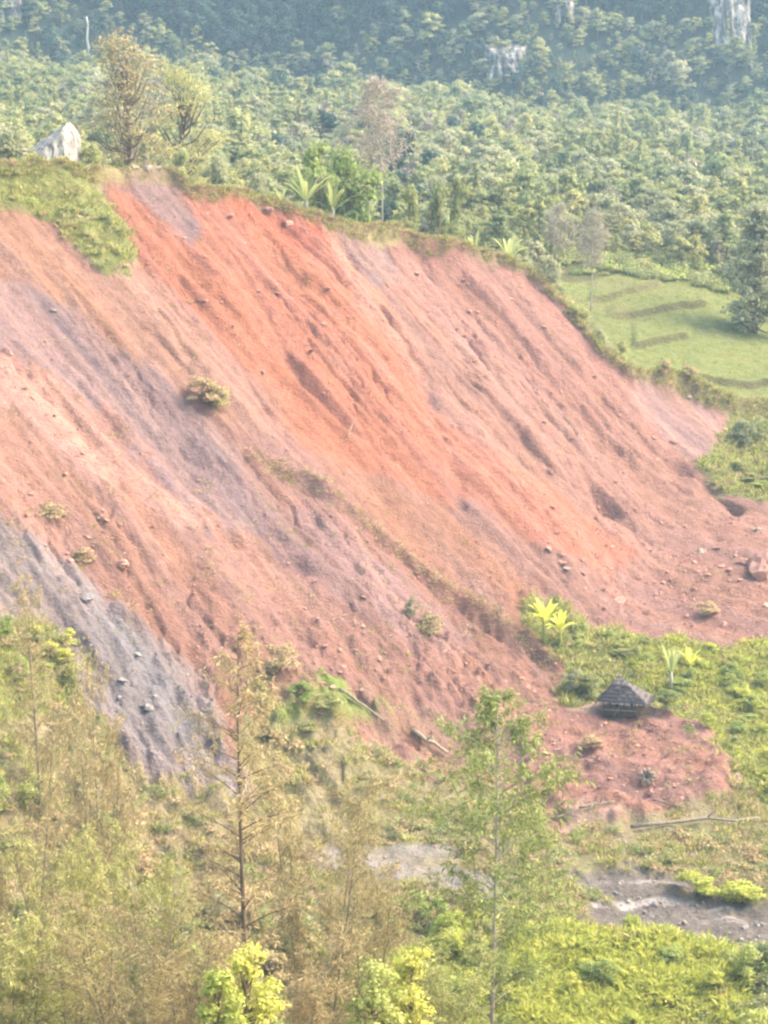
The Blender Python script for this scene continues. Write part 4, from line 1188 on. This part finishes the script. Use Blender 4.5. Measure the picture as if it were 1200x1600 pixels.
# ------------------------------------------------------------------ foreground trees
def slope_at(px, y):
    u, _ = ray(px, 1600)
    u = (px - 600.0) / F / (CP - 0.2 * SP)
    return np.array([u * y, y, gz(np.array(u), np.array(float(y))).item()])
green1 = feather_tpl('feather_green', 'bark_pale', 20.0, 110, 14, 9, crown_from=0.12, spread=0.27, needle=0.34, width=0.08, lean=0.0, profile=lambda t: 0.45 + 0.55 * t / 0.55 if t < 0.55 else 0.15 + 0.85 * (1 - ((t - 0.55) / 0.45) ** 1.3))
wispy = feather_tpl('feather_brown', 'bark', 20.0, 60, 10, 9, crown_from=0.30, spread=0.17, needle=0.32, width=0.05)
wispy2 = feather_tpl('feather_brown', 'bark_tan', 20.0, 70, 10, 9, crown_from=0.22, spread=0.19, needle=0.32, width=0.05, rise=1.0, lean=0.05)
def brush_tpl(mat, h, stems):
    A, B, Cc = MB(), MB(), MB()
    for k in range(stems):
        a = 2.4 * k + R.uniform(-.4, .4); f = R.uniform(0.6, 1.0); r = R.uniform(0.1, 0.9); ln = R.uniform(0.05, 0.28)
        parts = feather_tree(h * f, 32, 10, 8, crown_from=0.12, spread=0.20, rise=1.1, needle=0.34, width=0.055, lean=0.03, profile=lambda t: 0.35 + 0.65 * math.sin(math.pi * (0.1 + 0.8 * t)))
        def warp(v, a=a, r=r, ln=ln):
            v = v.copy(); v[:, 0] += math.cos(a) * (r + ln * v[:, 2]); v[:, 1] += math.sin(a) * (r + ln * v[:, 2]); return v
        for dst, src in zip((A, B, Cc), parts): dst.merge(src, warp)
    return A.mesh('stem', M['bark_tan'], True), B.mesh('branches', M['bark_tan'], True), Cc.mesh('crown', M[mat])
brush1 = brush_tpl('feather_brown', 14.0, 5)
brush2 = brush_tpl('feather_olive', 14.0, 5)
fore = [  # column of the trunk foot, distance, row of the top, template, its height, label
    (380, 97, 985, wispy, 20.0, 'tall thin brown feathery tree with a straight dark stem in front of the grey rock'),
    (772, 110, 1088, green1, 20.0, 'tall green feathery tree standing alone right of the middle'),
    (70, 146, 905, wispy2, 20.0, 'slim brown feathery tree at the left edge, reaching highest'),
    (160, 128, 1060, brush1, 14.0, 'brown feathery tree right of the slim highest tree at the left'),
    (490, 104, 1200, brush1, 14.0, 'brown feathery tree right of the thin straight stem'),
    (20, 118, 1110, brush1, 14.0, 'brown feathery tree in the left picture margin'),
    (250, 112, 1280, brush2, 14.0, 'olive feathery tree left of the thin straight stem'),
    (110, 104, 1240, brush2, 14.0, 'olive feathery tree at lower left'),
    (570, 118, 1300, brush1, 14.0, 'brown feathery tree between the thin stem and the green tree'),
    (290, 98, 1400, brush1, 14.0, 'nearest brown feathery tree left of the thin stem foot'),
    (200, 90, 1420, brush1, 14.0, 'nearest low brown feathery tree at lower left'),
    (30, 90, 1380, brush2, 14.0, 'nearest olive feathery tree in the bottom left corner'),
    (455, 92, 1470, brush1, 14.0, 'low brown feathery tree at the foot of the thin stem'),
    (690, 100, 1470, brush2, 14.0, 'low olive feathery tree left of the green tree foot'),
]
for px, y, top, tpl, H0, lab in fore:
    p = slope_at(px, y)
    h = set_height(p, top)
    s = h / H0
    wide = 1.0 if h > 14 else min(1.6, 14 / h * 0.9)
    if tpl in (brush1, brush2): wide = min(1.5, 11 / h)
    if tpl in (brush1, brush2): feather_thing('feathery_shrub', tpl, p, lab.replace('feathery tree', 'feathery shrub'), 'shrub', 'feathery shrubs on the near slope', s=(s * wide, s * wide, s))
    else: feather_thing('feathery_tree', tpl, p, lab, group='feathery trees on the near slope', s=(s * wide, s * wide, s))
def low_bush(px, y, top, mat, w, lab):
    p = slope_at(px, y); h = set_height(p, top)
    tr_, cr_ = broadleaf(h, w, 34, 130, 0.17, trunk_frac=0.15, shape='wide')
    t = thing('shrub', p, lab, 'shrub')
    link('foliage', cr_.mesh('foliage', M[mat]), t); link('stem', tr_.mesh('stem', M['bark']), t)
low_bush(372, 88, 1492, 'lime', 3.0, 'bright yellow-lime bush at the bottom edge behind the thin stem')
low_bush(335, 86, 1520, 'lime', 2.4, 'yellow-lime bush left of the brightest one at the bottom edge')
low_bush(575, 92, 1520, 'fresh', 3.2, 'fresh green bush at the bottom edge between the two tall trees')
low_bush(640, 94, 1490, 'lime', 2.6, 'green bush at the bottom edge left of the green tree')

# ------------------------------------------------------------------ grass and low cover
tufts = [grass_tuft(26, 0.55, 0.07, 0.35).mesh('tuft', M['grass']), grass_tuft(22, 0.75, 0.08, 0.35).mesh('tuft', M['grass']), grass_tuft(22, 0.7, 0.07, 0.3, 0.8).mesh('tuft', M['straw']), grass_tuft(34, 0.8, 0.09, 0.45, 0.6).mesh('tuft', M['lime'])]
low = []
for m in ('broad_c', 'fresh', 'broad_a', 'straw', 'lime'):
    mb = MB(); clump_leaves(mb, (0, 0, 0.1), 0.5, 110, 0.16, 0.9); clump_leaves(mb, (0.5, 0.2, 0.05), 0.4, 80, 0.15, 0.9); low.append(mb.mesh('low_cover', M[m]))
pts, rot, scl, pk = [], [], [], []
def add_tuft(u, y, k, s, dz=0):
    pts.append((u * y, y, gz(np.array(u), np.array(y)).item() + dz)); rot.append((R.uniform(-.2, .2), R.uniform(-.2, .2), R.uniform(0, 6.28))); scl.append((s, s, s)); pk.append(k)
for _ in range(44000):
    u = R.uniform(-0.24, 0.24); y = R.uniform(125, 330)
    g = lambda a: gz(np.array(u), np.array(y), a).item()
    d = y - float(np.interp(u, _cu, _cy))
    if 0.2 < d < 14 and u < 0.105: add_tuft(u, y, R.choice([0, 1, 1, 2]), R.uniform(.5, 1.05)); continue
    if g(turf) > .6: add_tuft(u, y, R.choice([0, 1, 0, 2]), R.uniform(.8, 1.6)); continue
    if g(field) > .6: (R.random() < .8) and add_tuft(u, y, R.choice([0, 0, 1]), R.uniform(.3, .6)); continue
    if g(hutveg) > .2 + .4 * R.random() or g(rightveg) > .5: add_tuft(u, y, R.choice([0, 1, 1, 2]), R.uniform(.8, 1.6)); continue
    if g(bare) > .5 and d < -2:
        if R.random() < (0.10 if y < 192 else 0.02) * (2 * vnoise(np.array(u * y / 5.), np.array(y / 5.), 99).item()) ** 2: add_tuft(u, y, R.choice([2, 2, 0]), R.uniform(.3, .8))
        continue
    if g(leftgrass) > .4: add_tuft(u, y, R.choice([0, 1]), R.uniform(.7, 1.3)); continue
    if g(toe_green) > .5: add_tuft(u, y, R.choice([0, 1]), R.uniform(.8, 1.3)); continue
    if d < -3 and g(bare) < .3 and g(mud) < .4 and g(wash) < .5 and vnoise(np.array(u * y / 3.), np.array(y / 3.), 97).item() > 0.25: add_tuft(u, y, R.choice([0, 2, 2, 1]), R.uniform(.6, 1.2))
for _ in range(9000):
    u = R.uniform(-0.03, 0.20); y = R.uniform(118, 150)
    if gz(np.array(u), np.array(y), limezone).item() > 0.3 + 0.4 * R.random(): add_tuft(u, y, R.choice([3, 3, 3, 3, 0]), R.uniform(.7, 1.7))
for _ in range(5000):
    u = R.uniform(0.115, 0.24); y = R.uniform(165, 205)
    if gz(np.array(u), np.array(y), hutveg).item() > 0.6: add_tuft(u, y, R.choice([3, 3, 0, 1]), R.uniform(.6, 1.3))
# fringe that hangs over the torn edge
for _ in range(3600):
    u = R.uniform(-0.2, 0.2); y = float(np.interp(u, _cu, _cy)) + R.uniform(-0.5, 1.2) + 0.9 * float(fbm(np.array(u * 60), np.array(3.3), 8, 3))
    if -0.127 < u < -0.095 and R.random() < 0.85: continue
    add_tuft(u, y, R.choice([0, 1, 2, 2]), R.uniform(.5, 1.1))
# straw along the levee that runs down the middle
lev = [hit(*q) for q in [(385, 705), (480, 745), (600, 842), (720, 930), (800, 985), (870, 1040)]]
for _ in range(330):
    k = R.randrange(5); f = R.random(); q = lev[k] * (1 - f) + lev[k + 1] * f + rng.normal(size=3) * 0.55
    if f < 0.1 and R.random() < .5: continue
    add_tuft(q[0] / q[1], q[1], 2, R.uniform(.4, .95))
scatter('grass', pts, rot, scl, pk, tufts, 'grass on the torn edge, the field and the ground at the foot of the slide')
pts, rot, scl, pk = [], [], [], []
for _ in range(16000):
    u = R.uniform(-0.24, 0.24); y = R.uniform(125, 330)
    g = lambda a: gz(np.array(u), np.array(y), a).item()
    d = y - float(np.interp(u, _cu, _cy))
    if 1.5 < d < 30 and u < 0.085: add_tuft(u, y, R.choice([0, 0, 2, 3]), R.uniform(.7, 1.8)); continue
    if u >= 0.07 and y > 300: add_tuft(u, y, R.choice([0, 2, 2, 1]), R.uniform(1.2, 2.6)); continue
    if g(turf) > .8 and R.random() < .5: add_tuft(u, y, R.choice([0, 1, 0]), R.uniform(.6, 1.2)); continue
    if (g(hutveg) > .7):
        if R.random() < (0.9 if u > 0.118 else 0.35): add_tuft(u, y, R.choice([0, 4, 4, 1] if u > 0.118 else [0, 0, 3, 1]), R.uniform(.6, 1.3))
        continue
    if g(rightveg) > .7: add_tuft(u, y, R.choice([0, 1, 3]), R.uniform(.5, 1.0)); continue
    if d < -3 and g(bare) < .3 and g(mud) < .4 and g(wash) < .5 and vnoise(np.array(u * y / 4.), np.array(y / 4.), 98).item() > 0.45: add_tuft(u, y, R.choice([0, 3, 3, 2]), R.uniform(.5, 1.3))
for _ in range(13000):
    u = R.uniform(-0.26, 0.26); y = 270 + 385 * R.random() ** 0.8
    if u > 0.07 and y < 318: continue
    if y - float(np.interp(u, _cu, _cy)) < 14: continue
    add_tuft(u, y, R.choice([0, 0, 2, 2, 3]), R.uniform(1.5, 3.6))
scatter('undergrowth', pts, rot, scl, pk, low, 'low leafy ground cover on the unslipped ground around the slide')

# ------------------------------------------------------------------ haze
hz = MB().box((-560, -30, -14), (560, 885, 195)).build('haze', [])
m, nt, out = new_mat('haze_air')
pv = node(nt, 'ShaderNodeVolumePrincipled', Density=0.00024)
pv.inputs['Color'].default_value = (0.50, 0.78, 1.0, 1)
pv.inputs['Anisotropy'].default_value = 0.2
nt.links.new(pv.outputs[0], out.inputs['Volume'])
hz.data.materials.append(m)
tag(hz, 'pale blue haze filling the valley air', kind='stuff')
